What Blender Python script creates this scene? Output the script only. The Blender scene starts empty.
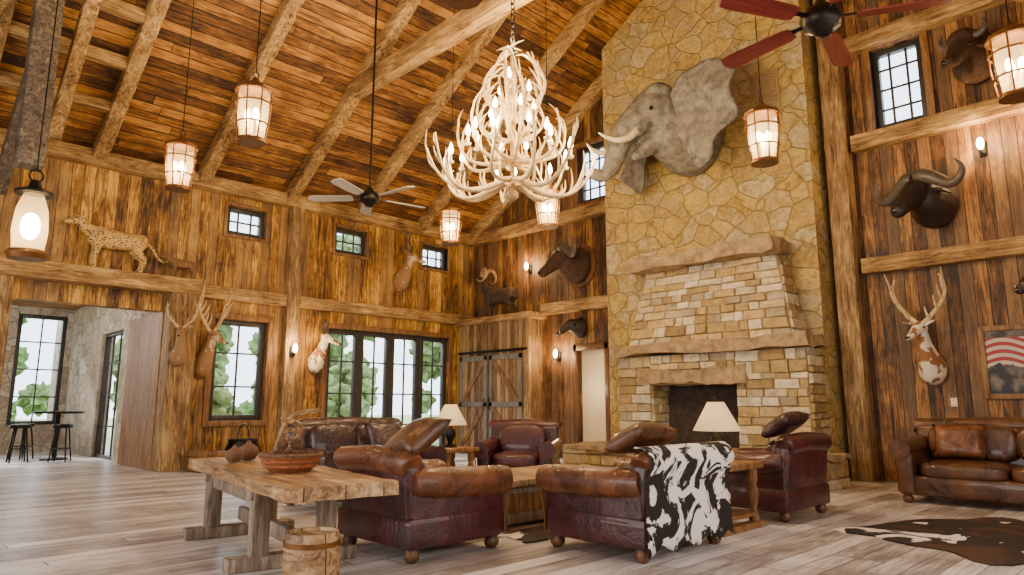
import bpy, bmesh, math, random
from mathutils import Vector, Matrix, noise
random.seed(7)
COL=bpy.context.scene.collection
XW=-14.15; YB=12.29; RX=-6.4; ZP=5.83; SL=0.642; XE=1.35
ZR=ZP+SL*(RX-XW)
def roofz(x): return ZP+SL*(x-XW) if x<RX else ZR-SL*(x-RX)
# ------------------------------------------------------------ materials
def newmat(name):
    m=bpy.data.materials.new(name); m.use_nodes=True
    nt=m.node_tree; b=nt.nodes["Principled BSDF"]; return m,nt,b
class G:
    def __init__(s,nt): s.nt=nt
    def n(s,t,**k):
        nd=s.nt.nodes.new(t)
        for a,v in k.items(): setattr(nd,a,v)
        return nd
    def l(s,a,b): s.nt.links.new(a,b)
    def m(s,op,a,b=None,c=None,clamp=False):
        nd=s.nt.nodes.new("ShaderNodeMath"); nd.operation=op; nd.use_clamp=clamp
        for i,v in enumerate((a,b,c)):
            if v is None: continue
            if isinstance(v,(int,float)): nd.inputs[i].default_value=v
            else: s.l(v,nd.inputs[i])
        return nd.outputs[0]
    def ramp(s,fac,cols):
        r=s.nt.nodes.new("ShaderNodeValToRGB"); cr=r.color_ramp
        while len(cr.elements)<len(cols): cr.elements.new(0.5)
        for e,(p,c) in zip(cr.elements,cols): e.position=p; e.color=(*c,1)
        s.l(fac,r.inputs[0]); return r.outputs[0]
    def noise(s,vec,scale,detail=4,rough=.55,dist=0):
        nd=s.nt.nodes.new("ShaderNodeTexNoise"); nd.inputs["Scale"].default_value=scale
        nd.inputs["Detail"].default_value=detail; nd.inputs["Roughness"].default_value=rough; nd.inputs["Distortion"].default_value=dist
        if vec is not None: s.l(vec,nd.inputs["Vector"])
        return nd.outputs[0]
    def mix(s,fac,a,b,bt='MIX'):
        nd=s.nt.nodes.new("ShaderNodeMix"); nd.data_type='RGBA'; nd.blend_type=bt
        for i,v in ((0,fac),(6,a),(7,b)):
            if isinstance(v,(int,float)): nd.inputs[i].default_value=v
            elif isinstance(v,tuple): nd.inputs[i].default_value=(*v,1)
            else: s.l(v,nd.inputs[i])
        return nd.outputs[2]
    def bump(s,h,st,dist=.02):
        nd=s.nt.nodes.new("ShaderNodeBump"); nd.inputs["Strength"].default_value=st; nd.inputs["Distance"].default_value=dist
        s.l(h,nd.inputs["Height"]); return nd.outputs[0]
def wood(name,c1,c2,c3,across='x',along='z',w=None,L=None,gap=.05,rough=.6,bump=.5,rndamt=.5,coat=0,stain=.5,gc=1.5,grey=None):
    m,nt,b=newmat(name); g=G(nt)
    tc=g.n("ShaderNodeTexCoord"); sp=g.n("ShaderNodeSeparateXYZ"); g.l(tc.outputs["Object"],sp.inputs[0])
    ix={'x':0,'y':1,'z':2}; A=sp.outputs[ix[across]]; Bc=sp.outputs[ix[along]]; C=sp.outputs[3-ix[across]-ix[along]]
    gapm=None; r=None
    if w:
        a=g.m('DIVIDE',A,w); ida=g.m('FLOOR',a); fr=g.m('FRACT',a)
        wn=g.n("ShaderNodeTexWhiteNoise",noise_dimensions='1D'); g.l(ida,wn.inputs['W']); r=wn.outputs[0]
        e=g.m('MINIMUM',fr,g.m('SUBTRACT',1,fr)); gapm=g.m('LESS_THAN',e,gap)
        if L:
            bb=g.m('ADD',g.m('DIVIDE',Bc,L),g.m('MULTIPLY',r,9.7)); idb=g.m('FLOOR',bb); fb=g.m('FRACT',bb)
            cv=g.n("ShaderNodeCombineXYZ"); g.l(ida,cv.inputs[0]); g.l(idb,cv.inputs[1])
            w2=g.n("ShaderNodeTexWhiteNoise",noise_dimensions='2D'); g.l(cv.outputs[0],w2.inputs['Vector']); r=w2.outputs[0]
            e2=g.m('MINIMUM',fb,g.m('SUBTRACT',1,fb)); gapm=g.m('MAXIMUM',gapm,g.m('LESS_THAN',e2,.006/L))
    cv=g.n("ShaderNodeCombineXYZ")
    ro=g.m('MULTIPLY',r,37.0) if r is not None else 0.0
    a2=g.m('ADD',A,ro) 
    g.l(g.m('MULTIPLY',a2,7.0),cv.inputs[0]); g.l(g.m('ADD',g.m('MULTIPLY',Bc,.7),ro),cv.inputs[1]); g.l(g.m('MULTIPLY',C,7.0),cv.inputs[2])
    n1=g.noise(cv.outputs[0],2.2,8,.72,1.2)
    n2=g.noise(tc.outputs["Object"],1.3,5,.65)
    fac=g.m('ADD',g.m('MULTIPLY',g.m('SUBTRACT',n1,.5),gc),g.m('ADD',.5,g.m('MULTIPLY',g.m('SUBTRACT',n2,.5),stain)))
    if r is not None: fac=g.m('ADD',fac,g.m('MULTIPLY',g.m('SUBTRACT',r,.5),rndamt))
    col=g.ramp(fac,[(.15,c1),(.5,c2),(.88,c3)])
    if grey and r is not None:
        gm=g.m('MULTIPLY',g.m('GREATER_THAN',g.m('FRACT',g.m('MULTIPLY',r,7.3)),.72),g.m('MULTIPLY',n1,.9)); col=g.mix(gm,col,grey)
    h=n1
    if gapm is not None:
        col=g.mix(gapm,col,tuple(x*.18 for x in c1)); h=g.m('SUBTRACT',n1,g.m('MULTIPLY',gapm,1.5))
    g.l(col,b.inputs["Base Color"]); b.inputs["Roughness"].default_value=rough
    g.l(g.bump(h,bump,.015),b.inputs["Normal"]); return m
def flagstone(name,cols,scale=2.2,mortar=(.5,.42,.28),mw=.03,squash=(1,1,1.2),grime=None):
    m,nt,b=newmat(name); g=G(nt)
    tc=g.n("ShaderNodeTexCoord"); mp=g.n("ShaderNodeMapping"); mp.inputs["Scale"].default_value=squash
    g.l(tc.outputs["Object"],mp.inputs[0])
    nz=g.n("ShaderNodeTexNoise"); nz.inputs["Scale"].default_value=2.5; nz.inputs["Detail"].default_value=5; g.l(mp.outputs[0],nz.inputs["Vector"])
    vm=g.n("ShaderNodeVectorMath",operation='MULTIPLY_ADD'); g.l(nz.outputs["Color"],vm.inputs[0]); vm.inputs[1].default_value=(.3,.3,.3); g.l(mp.outputs[0],vm.inputs[2])
    v1=g.n("ShaderNodeTexVoronoi",feature='F1'); v2=g.n("ShaderNodeTexVoronoi",feature='DISTANCE_TO_EDGE')
    for v in (v1,v2): v.inputs["Scale"].default_value=scale; v.inputs["Randomness"].default_value=.85; g.l(vm.outputs[0],v.inputs["Vector"])
    sp=g.n("ShaderNodeSeparateColor"); g.l(v1.outputs["Color"],sp.inputs[0])
    n=g.noise(tc.outputs["Object"],5,9,.75); n3=g.noise(tc.outputs["Object"],16,8,.75)
    f=g.m('ADD',g.m('MULTIPLY',sp.outputs[0],.6),g.m('ADD',g.m('MULTIPLY',g.m('SUBTRACT',n,.5),1.7),.2))
    col=g.ramp(f,[(i/(len(cols)-1),c) for i,c in enumerate(cols)])
    col=g.mix(.85,col,g.ramp(n3,[(.3,(.48,.42,.33)),(.55,(1,1,1))]),'MULTIPLY')
    if grime:
        n4=g.noise(tc.outputs["Object"],1.1,4,.6); col=g.mix(g.ramp(n4,[(.5,(0,0,0)),(.68,(.7,.7,.7))]),col,grime)
    e=g.m('DIVIDE',v2.outputs["Distance"],mw,clamp=True)
    col=g.mix(e,mortar,col); g.l(col,b.inputs["Base Color"]); b.inputs["Roughness"].default_value=.85
    h=g.m('ADD',g.m('MULTIPLY',e,.7),g.m('MULTIPLY',n,1.2)); g.l(g.bump(h,1,.06),b.inputs["Normal"]); return m
def blockstone(name):
    m,nt,b=newmat(name); g=G(nt)
    at=g.n("ShaderNodeAttribute",attribute_name="Col"); tc=g.n("ShaderNodeTexCoord")
    n=g.noise(tc.outputs["Object"],7,8,.75)
    col=g.mix(.85,at.outputs["Color"],g.ramp(n,[(.3,(.42,.33,.20)),(.6,(1,.97,.9))]),'MULTIPLY')
    g.l(col,b.inputs["Base Color"]); b.inputs["Roughness"].default_value=.85
    g.l(g.bump(n,.9,.04),b.inputs["Normal"]); return m
def leather(name,c1,c2,rough=.33,scale=4):
    m,nt,b=newmat(name); g=G(nt); tc=g.n("ShaderNodeTexCoord")
    n=g.noise(tc.outputs["Object"],scale,6,.65,.6); n2=g.noise(tc.outputs["Object"],90,3,.6)
    g.l(g.ramp(n,[(.32,c1),(.68,c2)]),b.inputs["Base Color"])
    g.l(g.m('ADD',rough-.1,g.m('MULTIPLY',n,.25)),b.inputs["Roughness"]); b.inputs["Coat Weight"].default_value=.3
    g.l(g.bump(g.m('ADD',g.m('MULTIPLY',n,2.5),g.m('MULTIPLY',n2,.3)),.5,.03),b.inputs["Normal"]); return m
def simple(name,c,rough=.5,metal=0,var=.25,scale=12,emit=None,es=0,bump=.15):
    m,nt,b=newmat(name); g=G(nt); tc=g.n("ShaderNodeTexCoord")
    n=g.noise(tc.outputs["Object"],scale,6,.65)
    g.l(g.ramp(n,[(.3,tuple(x*(1-var) for x in c)),(.7,tuple(min(1,x*(1+var)) for x in c))]),b.inputs["Base Color"])
    b.inputs["Roughness"].default_value=rough; b.inputs["Metallic"].default_value=metal
    if emit: b.inputs["Emission Color"].default_value=(*emit,1); b.inputs["Emission Strength"].default_value=es
    if bump: g.l(g.bump(n,bump,.02),b.inputs["Normal"])
    return m
def patches(name,ca,cb,scale=2.2,th=.5,dist=.6,rough=.8,third=None):
    m,nt,b=newmat(name); g=G(nt); tc=g.n("ShaderNodeTexCoord")
    n=g.noise(tc.outputs["Object"],scale,4,.55,dist)
    cols=[(th-.015,ca),(th+.015,cb)]
    if third: cols=[(th-.16,third),(th-.10,ca),(th,ca),(th+.02,cb)]
    g.l(g.ramp(n,cols),b.inputs["Base Color"]); b.inputs["Roughness"].default_value=rough
    f=g.noise(tc.outputs["Object"],140,2); g.l(g.bump(f,.3,.01),b.inputs["Normal"]); return m
def spots(name,base,dark,scale=14):
    m,nt,b=newmat(name); g=G(nt); tc=g.n("ShaderNodeTexCoord")
    v=g.n("ShaderNodeTexVoronoi"); v.inputs["Scale"].default_value=scale; g.l(tc.outputs["Object"],v.inputs["Vector"])
    g.l(g.ramp(v.outputs["Distance"],[(.28,dark),(.4,base)]),b.inputs["Base Color"]); b.inputs["Roughness"].default_value=.8; return m
def glowmat(name,c,s):
    m=bpy.data.materials.new(name); m.use_nodes=True; nt=m.node_tree; nt.nodes.clear()
    e=nt.nodes.new("ShaderNodeEmission"); o=nt.nodes.new("ShaderNodeOutputMaterial"); e.inputs[0].default_value=(*c,1); e.inputs[1].default_value=s
    nt.links.new(e.outputs[0],o.inputs[0]); return m
BM=((.075,.034,.010),(.35,.20,.065),(.74,.51,.20))
MAT=dict(
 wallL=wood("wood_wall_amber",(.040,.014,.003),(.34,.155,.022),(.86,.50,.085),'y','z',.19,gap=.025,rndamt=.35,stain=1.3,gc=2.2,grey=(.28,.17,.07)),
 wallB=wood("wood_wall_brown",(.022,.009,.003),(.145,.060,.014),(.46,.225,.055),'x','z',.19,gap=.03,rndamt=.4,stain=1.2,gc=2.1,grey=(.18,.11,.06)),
 roof=wood("wood_roof",(.026,.009,.002),(.18,.068,.011),(.56,.26,.045),'x','y',.16,L=3.3,gap=.05,rndamt=.5,stain=.9,gc=1.8),
 floor=wood("wood_floor",(.20,.17,.155),(.50,.46,.44),(.82,.79,.78),'x','y',.2,L=3.6,gap=.02,rough=.34,rndamt=.5,bump=.15,stain=.9,gc=1.7),
 beamx=wood("beam_x",*BM,'z','x',rough=.75,bump=.9,gc=2.0,stain=.9),
 beamy=wood("beam_y",*BM,'z','y',rough=.75,bump=.9,gc=2.0,stain=.9),
 beamz=wood("beam_z",(.06,.029,.011),(.27,.155,.058),(.62,.43,.18),'x','z',rough=.75,bump=.9,gc=2.0,stain=.9),
 greybeam=wood("beam_grey",(.03,.023,.018),(.11,.085,.06),(.30,.24,.16),'z','x',rough=.8,bump=.9,gc=2),
 tabtop=wood("table_wood",(.10,.045,.018),(.38,.22,.09),(.76,.56,.32),'y','x',.28,gap=.015,rough=.45,rndamt=.3,gc=2,stain=.9),
 tableg=wood("table_leg_wood",(.05,.035,.025),(.20,.145,.10),(.44,.36,.27),'x','z',rough=.7,gc=1.9),
 darkwood=wood("dark_wood",(.03,.012,.005),(.12,.05,.02),(.25,.12,.05),'x','z',rough=.4),
 midwood=wood("mid_wood",(.045,.018,.006),(.20,.09,.028),(.44,.25,.08),'x','z',rough=.5,gc=1.8),
 barn=wood("barn_wood",(.06,.032,.012),(.23,.13,.05),(.46,.31,.14),'x','z',.14,gap=.04,rough=.7,gc=1.9),
 teal=wood("barn_trim",(.07,.065,.055),(.17,.165,.145),(.32,.33,.32),'x','z',rough=.7),
 shaft=flagstone("stone_shaft",[(.26,.16,.045),(.55,.37,.095),(.70,.51,.17),(.46,.30,.08),(.62,.52,.30),(.78,.62,.28)],2.1,mortar=(.62,.46,.17),mw=.03,squash=(1,1,1.3),grime=(.42,.36,.23)),
 annex=flagstone("stone_annex",[(.30,.24,.17),(.52,.45,.34),(.66,.60,.49)],2.6,mortar=(.52,.46,.37)),
 block=blockstone("stone_blocks"),
 slab=simple("stone_slab",(.33,.23,.12),.85,var=.5,scale=6,bump=1),
 burg=leather("leather_burgundy",(.018,.003,.005),(.09,.012,.014)),
 brown=leather("leather_brown",(.045,.013,.005),(.23,.075,.022),.26),
 dbrown=leather("leather_dark_brown",(.030,.011,.005),(.13,.048,.015),.28),
 dark=leather("leather_dark",(.012,.006,.008),(.055,.015,.014),.26),
 cow=patches("cowhide",(.010,.006,.006),(.86,.82,.78),3.4,.505,1.2),
 cowrug=patches("cowhide_rug",(.012,.007,.006),(.74,.68,.62),1.5,.57,.9,third=(.055,.02,.009)),
 iron=simple("black_iron",(.02,.018,.016),.4,.8),
 frame=simple("dark_window_frame",(.03,.028,.028),.45),
 rust=simple("rust_metal",(.18,.075,.018),.42,.6),
 antler=simple("antler_bone",(.66,.49,.24),.5,0,.4,8),
 antlerd=simple("antler_brown",(.32,.20,.09),.55,0,.45,8),
 ivory=simple("ivory",(.80,.68,.44),.35),
 horn=simple("horn_black",(.10,.08,.065),.35),
 eleph=simple("elephant_hide",(.19,.175,.15),.8,0,.6,7,bump=1),
 buff=simple("buffalo_hide",(.022,.014,.010),.5,0,.5,10,bump=.6),
 buffb=simple("bison_hide",(.055,.026,.012),.8,0,.5,14,bump=1),
 deer=patches("deer_fur",(.32,.175,.07),(.66,.50,.30),3.0,.58),
 deerw=patches("pronghorn_fur",(.32,.14,.045),(.86,.77,.60),4.0,.48),
 leo=spots("leopard_fur",(.70,.44,.14),(.04,.022,.012),24),
 fur=simple("brown_fur",(.22,.12,.05),.9,0,.5,20,bump=.8),
 ram=simple("ram_fur",(.05,.03,.02),.8,0,.5,14,bump=.8),
 eye=simple("glass_eye",(.01,.008,.006),.08,0,0,bump=0),
 shade=simple("lamp_shade_fabric",(.74,.56,.32),.8,0,.08,30,emit=(1,.66,.30),es=.6),
 redblade=wood("fan_blade_red",(.05,.006,.006),(.17,.02,.016),(.30,.06,.035),'y','x',rough=.3),
 greyblade=wood("fan_blade_grey",(.2,.18,.15),(.42,.38,.32),(.6,.56,.5),'y','x',rough=.35),
 basket=simple("wicker",(.30,.09,.025),.7,0,.5,40,bump=1),
 cone=simple("pinecone",(.17,.085,.04),.8,0,.5,40,bump=1),
 cream=simple("cream_plaster",(.78,.64,.38),.9,0,.05),
 soot=simple("soot",(.05,.035,.025),.95,0,.5),
 glow=glowmat("bulb_glow",(1,.70,.32),60),
 green=simple("foliage",(.22,.32,.12),.9,0,.55,3,bump=1),
 grass=simple("grass",(.26,.34,.14),.95,0,.4,2),
 bark=simple("bark",(.12,.08,.05),.9),
 vent=simple("vent_metal",(.36,.25,.11),.5),
)
m,nt,b=newmat("lantern_glass"); b.inputs["Base Color"].default_value=(1,.85,.55,1); b.inputs["Roughness"].default_value=.15; b.inputs["Alpha"].default_value=.20; b.inputs["Emission Color"].default_value=(1,.52,.13,1); b.inputs["Emission Strength"].default_value=3.5; MAT['glass']=m
# ------------------------------------------------------------ mesh builder
class M:
    def __init__(s): s.bm=bmesh.new(); s.col=None
    def box(s,c,size,bev=0,rot=None,seg=2):
        r=bmesh.ops.create_cube(s.bm,size=1.0); vs=r['verts']
        for v in vs: v.co=Vector((v.co.x*size[0],v.co.y*size[1],v.co.z*size[2]))
        if bev>0:
            es=list({e for v in vs for e in v.link_edges}); r2=bmesh.ops.bevel(s.bm,geom=es,offset=bev,segments=seg,affect='EDGES',profile=.5)
            vs=list({v for f in r2['faces'] for v in f.verts}|{v for v in vs if v.is_valid})
            st=list(vs); seen=set(vs)
            while st:
                v=st.pop()
                for e in v.link_edges:
                    o=e.other_vert(v)
                    if o not in seen: seen.add(o); st.append(o)
            vs=list(seen)
        mt=Matrix.Translation(Vector(c)) @ (rot.to_4x4() if rot else Matrix())
        for v in vs: v.co=mt@v.co
        return vs
    def bb(s,lo,hi,bev=0): 
        return s.box([(a+b_)/2 for a,b_ in zip(lo,hi)],[abs(b_-a) for a,b_ in zip(lo,hi)],bev)
    def beam(s,p0,p1,w,h,bev=.015,jit=.0):
        p0=Vector(p0);p1=Vector(p1);d=p1-p0;L=d.length;x=d.normalized()
        up=Vector((0,0,1)) if abs(x.z)<.95 else Vector((0,1,0))
        y=up.cross(x).normalized(); z=x.cross(y)
        R=Matrix((x,y,z)).transposed()
        return s.box((p0+p1)/2,(L,w,h),bev,R)
    def loft(s,pts,seg=12,up=(0,0,1),cap=True):
        P=[Vector(p[0]) for p in pts]; rings=[]; up=Vector(up)
        for i,p in enumerate(pts):
            t=(P[min(i+1,len(P)-1)]-P[max(i-1,0)]).normalized()
            sd=t.cross(up)
            if sd.length<.05: sd=t.cross(Vector((0,1,.01)))
            sd.normalize(); u2=sd.cross(t)
            ra=p[1]; rb=p[2] if len(p)>2 else ra
            rings.append([s.bm.verts.new(P[i]+sd*ra*math.cos(2*math.pi*k/seg)+u2*rb*math.sin(2*math.pi*k/seg)) for k in range(seg)])
        for a,b_ in zip(rings[:-1],rings[1:]):
            for k in range(seg): s.bm.faces.new((a[k],a[(k+1)%seg],b_[(k+1)%seg],b_[k]))
        if cap:
            s.bm.faces.new(list(reversed(rings[0]))); s.bm.faces.new(rings[-1])
    def spline(s,pts,n=4):
        out=[]; q=[(Vector(p[0]),p[1],p[2] if len(p)>2 else p[1]) for p in pts]
        for i in range(len(q)-1):
            a=q[max(i-1,0)];b_=q[i];c=q[i+1];d=q[min(i+2,len(q)-1)]
            for k in range(n):
                t=k/n; t2=t*t;t3=t2*t
                pos=.5*((2*b_[0])+(-a[0]+c[0])*t+(2*a[0]-5*b_[0]+4*c[0]-d[0])*t2+(-a[0]+3*b_[0]-3*c[0]+d[0])*t3)
                out.append((pos,b_[1]+(c[1]-b_[1])*t,b_[2]+(c[2]-b_[2])*t))
        out.append(q[-1]); return out
    def tube(s,pts,seg=8,n=4,up=(0,0,1)): s.loft(s.spline(pts,n),seg,up)
    def cyl(s,p0,p1,r0,r1=None,seg=16): s.loft([(p0,r0),(p1,r0 if r1 is None else r1)],seg)
    def lathe(s,prof,seg=24,c=(0,0,0)):
        c=Vector(c); rings=[]
        for r,z in prof:
            if r<1e-5: rings.append([s.bm.verts.new(c+Vector((0,0,z)))])
            else: rings.append([s.bm.verts.new(c+Vector((r*math.cos(2*math.pi*k/seg),r*math.sin(2*math.pi*k/seg),z))) for k in range(seg)])
        for a,b_ in zip(rings[:-1],rings[1:]):
            for k in range(seg):
                k2=(k+1)%seg
                if len(a)==1 and len(b_)==1: continue
                if len(a)==1: s.bm.faces.new((a[0],b_[k2],b_[k]))
                elif len(b_)==1: s.bm.faces.new((a[k],a[k2],b_[0]))
                else: s.bm.faces.new((a[k],a[k2],b_[k2],b_[k]))
    def ell(s,c,r,seg=16,rot=None):
        q=bmesh.ops.create_uvsphere(s.bm,u_segments=seg,v_segments=max(6,seg//2),radius=1.0)
        R=rot.to_4x4() if rot else Matrix()
        mt=Matrix.Translation(Vector(c))@R@Matrix.Diagonal((r[0],r[1],r[2],1))
        for v in q['verts']: v.co=mt@v.co
    def cushion(s,c,size,n=5.0,puff=.0,rot=None,cuts=8):
        R=rot.to_4x4() if rot else Matrix(); mt=Matrix.Translation(Vector(c))@R; cache={}
        def vert(p):
            key=tuple(round(q*1000) for q in p)
            if key not in cache:
                k=(abs(p[0])**n+abs(p[1])**n+abs(p[2])**n)**(1/n); x,y,z=(q/k for q in p)
                zz=z*size[2]/2*(1+puff*(1-min(1,x*x))*(1-min(1,y*y)))
                cache[key]=s.bm.verts.new(mt@Vector((x*size[0]/2,y*size[1]/2,zz)))
            return cache[key]
        for ax in range(3):
            for sg in (-1,1):
                for i in range(cuts):
                    for j in range(cuts):
                        q=[]
                        for di,dj in ((0,0),(1,0),(1,1),(0,1)):
                            p=[0,0,0]; p[ax]=sg; p[(ax+1)%3]=-1+2*(i+di)/cuts; p[(ax+2)%3]=-1+2*(j+dj)/cuts; q.append(vert(p))
                        s.bm.faces.new(q if sg>0 else q[::-1])
    def prism(s,poly,axis,lo,hi):
        def mk(a,b_,c):
            return Vector((c,a,b_)) if axis=='x' else Vector((a,c,b_)) if axis=='y' else Vector((a,b_,c))
        A=[s.bm.verts.new(mk(p[0],p[1],lo)) for p in poly]; B=[s.bm.verts.new(mk(p[0],p[1],hi)) for p in poly]
        s.bm.faces.new(A); s.bm.faces.new(list(reversed(B)))
        for i in range(len(poly)):
            j=(i+1)%len(poly); s.bm.faces.new((A[j],A[i],B[i],B[j]))
    def torus(s,c,R,r,seg=20,rs=8,axis='z',sc=(1,1,1)):
        rings=[]
        for i in range(seg):
            a=2*math.pi*i/seg; ring=[]
            for j in range(rs):
                b_=2*math.pi*j/rs; x=(R+r*math.cos(b_))*math.cos(a)*sc[0]; y=(R+r*math.cos(b_))*math.sin(a)*sc[1]; z=r*math.sin(b_)
                p={'z':(x,y,z),'x':(z,x,y),'y':(x,z,y)}[axis]; ring.append(s.bm.verts.new(Vector(c)+Vector(p)))
            rings.append(ring)
        for i in range(seg):
            a=rings[i];b_=rings[(i+1)%seg]
            for j in range(rs): s.bm.faces.new((a[j],b_[j],b_[(j+1)%rs],a[(j+1)%rs]))
    def mesh(s,name,mat,smooth=40):
        bmesh.ops.recalc_face_normals(s.bm,faces=s.bm.faces)
        me=bpy.data.meshes.new(name); s.bm.to_mesh(me); s.bm.free()
        me.polygons.foreach_set('use_smooth',[smooth>0]*len(me.polygons))
        if 0<smooth<180: me.set_sharp_from_angle(angle=math.radians(smooth))
        if mat: me.materials.append(MAT[mat] if isinstance(mat,str) else mat)
        me.update(); return me
    def obj(s,name,mat,parent=None,smooth=40,label=None,remesh=0,solid=0,subsurf=0,cat=None,kind=None,group=None,loc=None,rz=0):
        me=s.mesh(name,mat,smooth if not remesh else 180)
        o=bpy.data.objects.new(name,me); COL.objects.link(o)
        if parent: o.parent=parent
        if loc: o.location=loc
        if rz: o.rotation_euler=(0,0,math.radians(rz))
        if remesh:
            md=o.modifiers.new("r",'REMESH'); md.mode='VOXEL'; md.voxel_size=remesh; md.use_smooth_shade=True
            sm=o.modifiers.new("s",'SMOOTH'); sm.iterations=4; sm.factor=.6
        if solid: md=o.modifiers.new("sol",'SOLIDIFY'); md.thickness=solid; md.offset=0
        if label: o["label"]=label
        if cat: o["category"]=cat
        if kind: o["kind"]=kind
        if group: o["group"]=group
        return o
def thing(name,label,cat,loc,rz=0,group=None,scale=1):
    e=bpy.data.objects.new(name,None); COL.objects.link(e); e.location=loc; e.rotation_euler=(0,0,math.radians(rz)); e.scale=(scale,)*3
    e.empty_display_size=.1; e["label"]=label; e["category"]=cat
    if group: e["group"]=group
    return e
def light(name,kind,loc,energy,color=(1,.8,.55),size=.1,rot=None,sizey=None):
    ld=bpy.data.lights.new(name,kind); ld.energy=energy; ld.color=color
    if kind=='AREA':
        ld.size=size
        if sizey: ld.shape='RECTANGLE'; ld.size_y=sizey
    elif kind=='SUN': ld.angle=.05
    else: ld.shadow_soft_size=size
    o=bpy.data.objects.new(name,ld); COL.objects.link(o); o.location=loc
    if rot: o.rotation_euler=[math.radians(a) for a in rot]
    return o
ntrim=[0]
def trim(p0,p1,w,h,mat='beamx',bev=.02):
    ntrim[0]+=1; m_=M(); m_.beam(p0,p1,w,h,bev); return m_.obj("trim_%d"%ntrim[0],mat,kind="structure",smooth=30)
# ------------------------------------------------------------ shell
def wallcells(name,axis,pos,thick,u0,u1,z0,z1,holes,mat,clip=False):
    us=sorted({u0,u1,*[h[0] for h in holes],*[h[1] for h in holes]}); zs=sorted({z0,z1,*[h[2] for h in holes],*[h[3] for h in holes]})
    m_=M()
    for i in range(len(us)-1):
        for j in range(len(zs)-1):
            cu=(us[i]+us[i+1])/2; cz=(zs[j]+zs[j+1])/2
            if any(h[0]<cu<h[1] and h[2]<cz<h[3] for h in holes): continue
            if axis=='x': m_.bb((pos,us[i],zs[j]),(pos+thick,us[i+1],zs[j+1]))
            else: m_.bb((us[i],pos,zs[j]),(us[i+1],pos+thick,zs[j+1]))
    if clip:
        for n_,co in ((Vector((-SL,0,1)),Vector((XW,0,ZP+.05))),(Vector((SL,0,1)),Vector((RX,0,ZR+.05)))):
            g_=m_.bm.verts[:]+m_.bm.edges[:]+m_.bm.faces[:]
            bmesh.ops.bisect_plane(m_.bm,geom=g_,plane_co=co,plane_no=n_,clear_outer=True)
    return m_.obj(name,mat,kind="structure",smooth=0)
sw=[(5.49,6.33,4.74,5.36),(8.02,8.87,4.74,5.36),(10.55,11.4,4.74,5.36)]
bigw=(5.39,6.51,.9,2.95); fr=(7.94,11.48,0,2.95); opn=(1.96,4.4,0,3.0)
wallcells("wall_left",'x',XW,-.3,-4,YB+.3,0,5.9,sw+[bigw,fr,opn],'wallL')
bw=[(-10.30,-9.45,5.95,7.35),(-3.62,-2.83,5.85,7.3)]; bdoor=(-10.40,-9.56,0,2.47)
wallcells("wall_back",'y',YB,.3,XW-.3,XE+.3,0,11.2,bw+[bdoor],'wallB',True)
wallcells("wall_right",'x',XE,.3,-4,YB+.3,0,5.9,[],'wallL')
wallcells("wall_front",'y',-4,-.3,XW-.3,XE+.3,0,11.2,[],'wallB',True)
m_=M(); m_.bb((-24,-4.3,-.2),(XE+.3,YB+.3,0)); m_.obj("floor",'floor',kind="structure",smooth=0)
m_=M()
for x0,z0,x1,z1 in ((XW-.3,ZP-SL*.3,RX,ZR),(RX,ZR,XE+.3,roofz(XE+.3))):
    m_.prism([(x0,z0),(x1,z1),(x1,z1+.2),(x0,z0+.2)],'y',-4.3,YB+.3)
m_.obj("ceiling",'roof',kind="structure",smooth=0)
for y in (-.7,1.15,3.02,4.9,6.8,8.6,10.42):
    trim((XW+.05,y,ZP-.12),(RX,y,ZR-.12),.24,.28,'beamx'); trim((RX,y,ZR-.12),(XE,y,roofz(XE)-.12),.24,.28,'beamx')
trim((XW+.05,YB-.12,ZP-.16),(RX,YB-.12,ZR-.16),.24,.34,'beamx'); trim((RX,YB-.12,ZR-.16),(XE,YB-.12,roofz(XE)-.16),.24,.34,'beamx')
trim((RX,-4,ZR-.2),(RX,YB,ZR-.2),.3,.4,'beamy')
trim((-11.7,6.8,7.45),(-1.1,6.8,7.45),.26,.36,'beamx')
trim((RX,6.8,7.6),(RX,6.8,ZR-.3),.26,.26,'beamz')
# near truss with queen post and purlins
trim((-11.35,1.60,4.5),(-11.35,1.60,7.5),.34,.34,'greybeam'); trim((-13.9,1.60,4.75),(-11.35,1.60,6.6),.2,.24,'greybeam')
for x in (-13.1,-12.3,-11.5,-10.7): trim((x,1.2,roofz(x)-.13),(x,2.95,roofz(x)-.13),.2,.2,'beamy')
trim((-12.9,2.1,5.55),(-9.9,2.1,8.35),.2,.22,'beamx')
trim((XW+.16,-4,3.48),(XW+.16,4.95,3.48),.5,.30,'beamy'); trim((XW+.02,4.95,3.46),(XW+.02,YB,3.46),.26,.26,'beamy')
trim((XW+.08,-4,5.70),(XW+.08,YB,5.70),.3,.28,'beamy')
trim((XW+.06,6.99,0),(XW+.06,6.99,5.6),.28,.3,'beamz')
trim((XW+.16,4.67,0),(XW+.16,4.67,3.33),.5,.5,'beamz'); trim((XW+.14,1.75,0),(XW+.14,1.75,3.33),.4,.4,'beamz')
trim((XW,YB-.08,5.68),(-8.95,YB-.08,5.68),.26,.28,'beamx'); trim((-4.0,YB-.08,5.66),(XE,YB-.08,5.66),.26,.28,'beamx')
trim((-11.4,YB-.08,3.50),(-8.95,YB-.08,3.50),.26,.26,'beamx'); trim((-4.0,YB-.08,3.50),(XE,YB-.08,3.50),.26,.26,'beamx')
trim((-4.2,YB-.08,7.47),(XE,YB-.08,7.47),.26,.28,'beamx')
trim((-4.22,YB-.16,0),(-4.22,YB-.16,9.3),.34,.34,'beamz')
trim((-9.2,YB-.1,5.8),(-9.2,YB-.1,8.8),.2,.2,'beamz')
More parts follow.
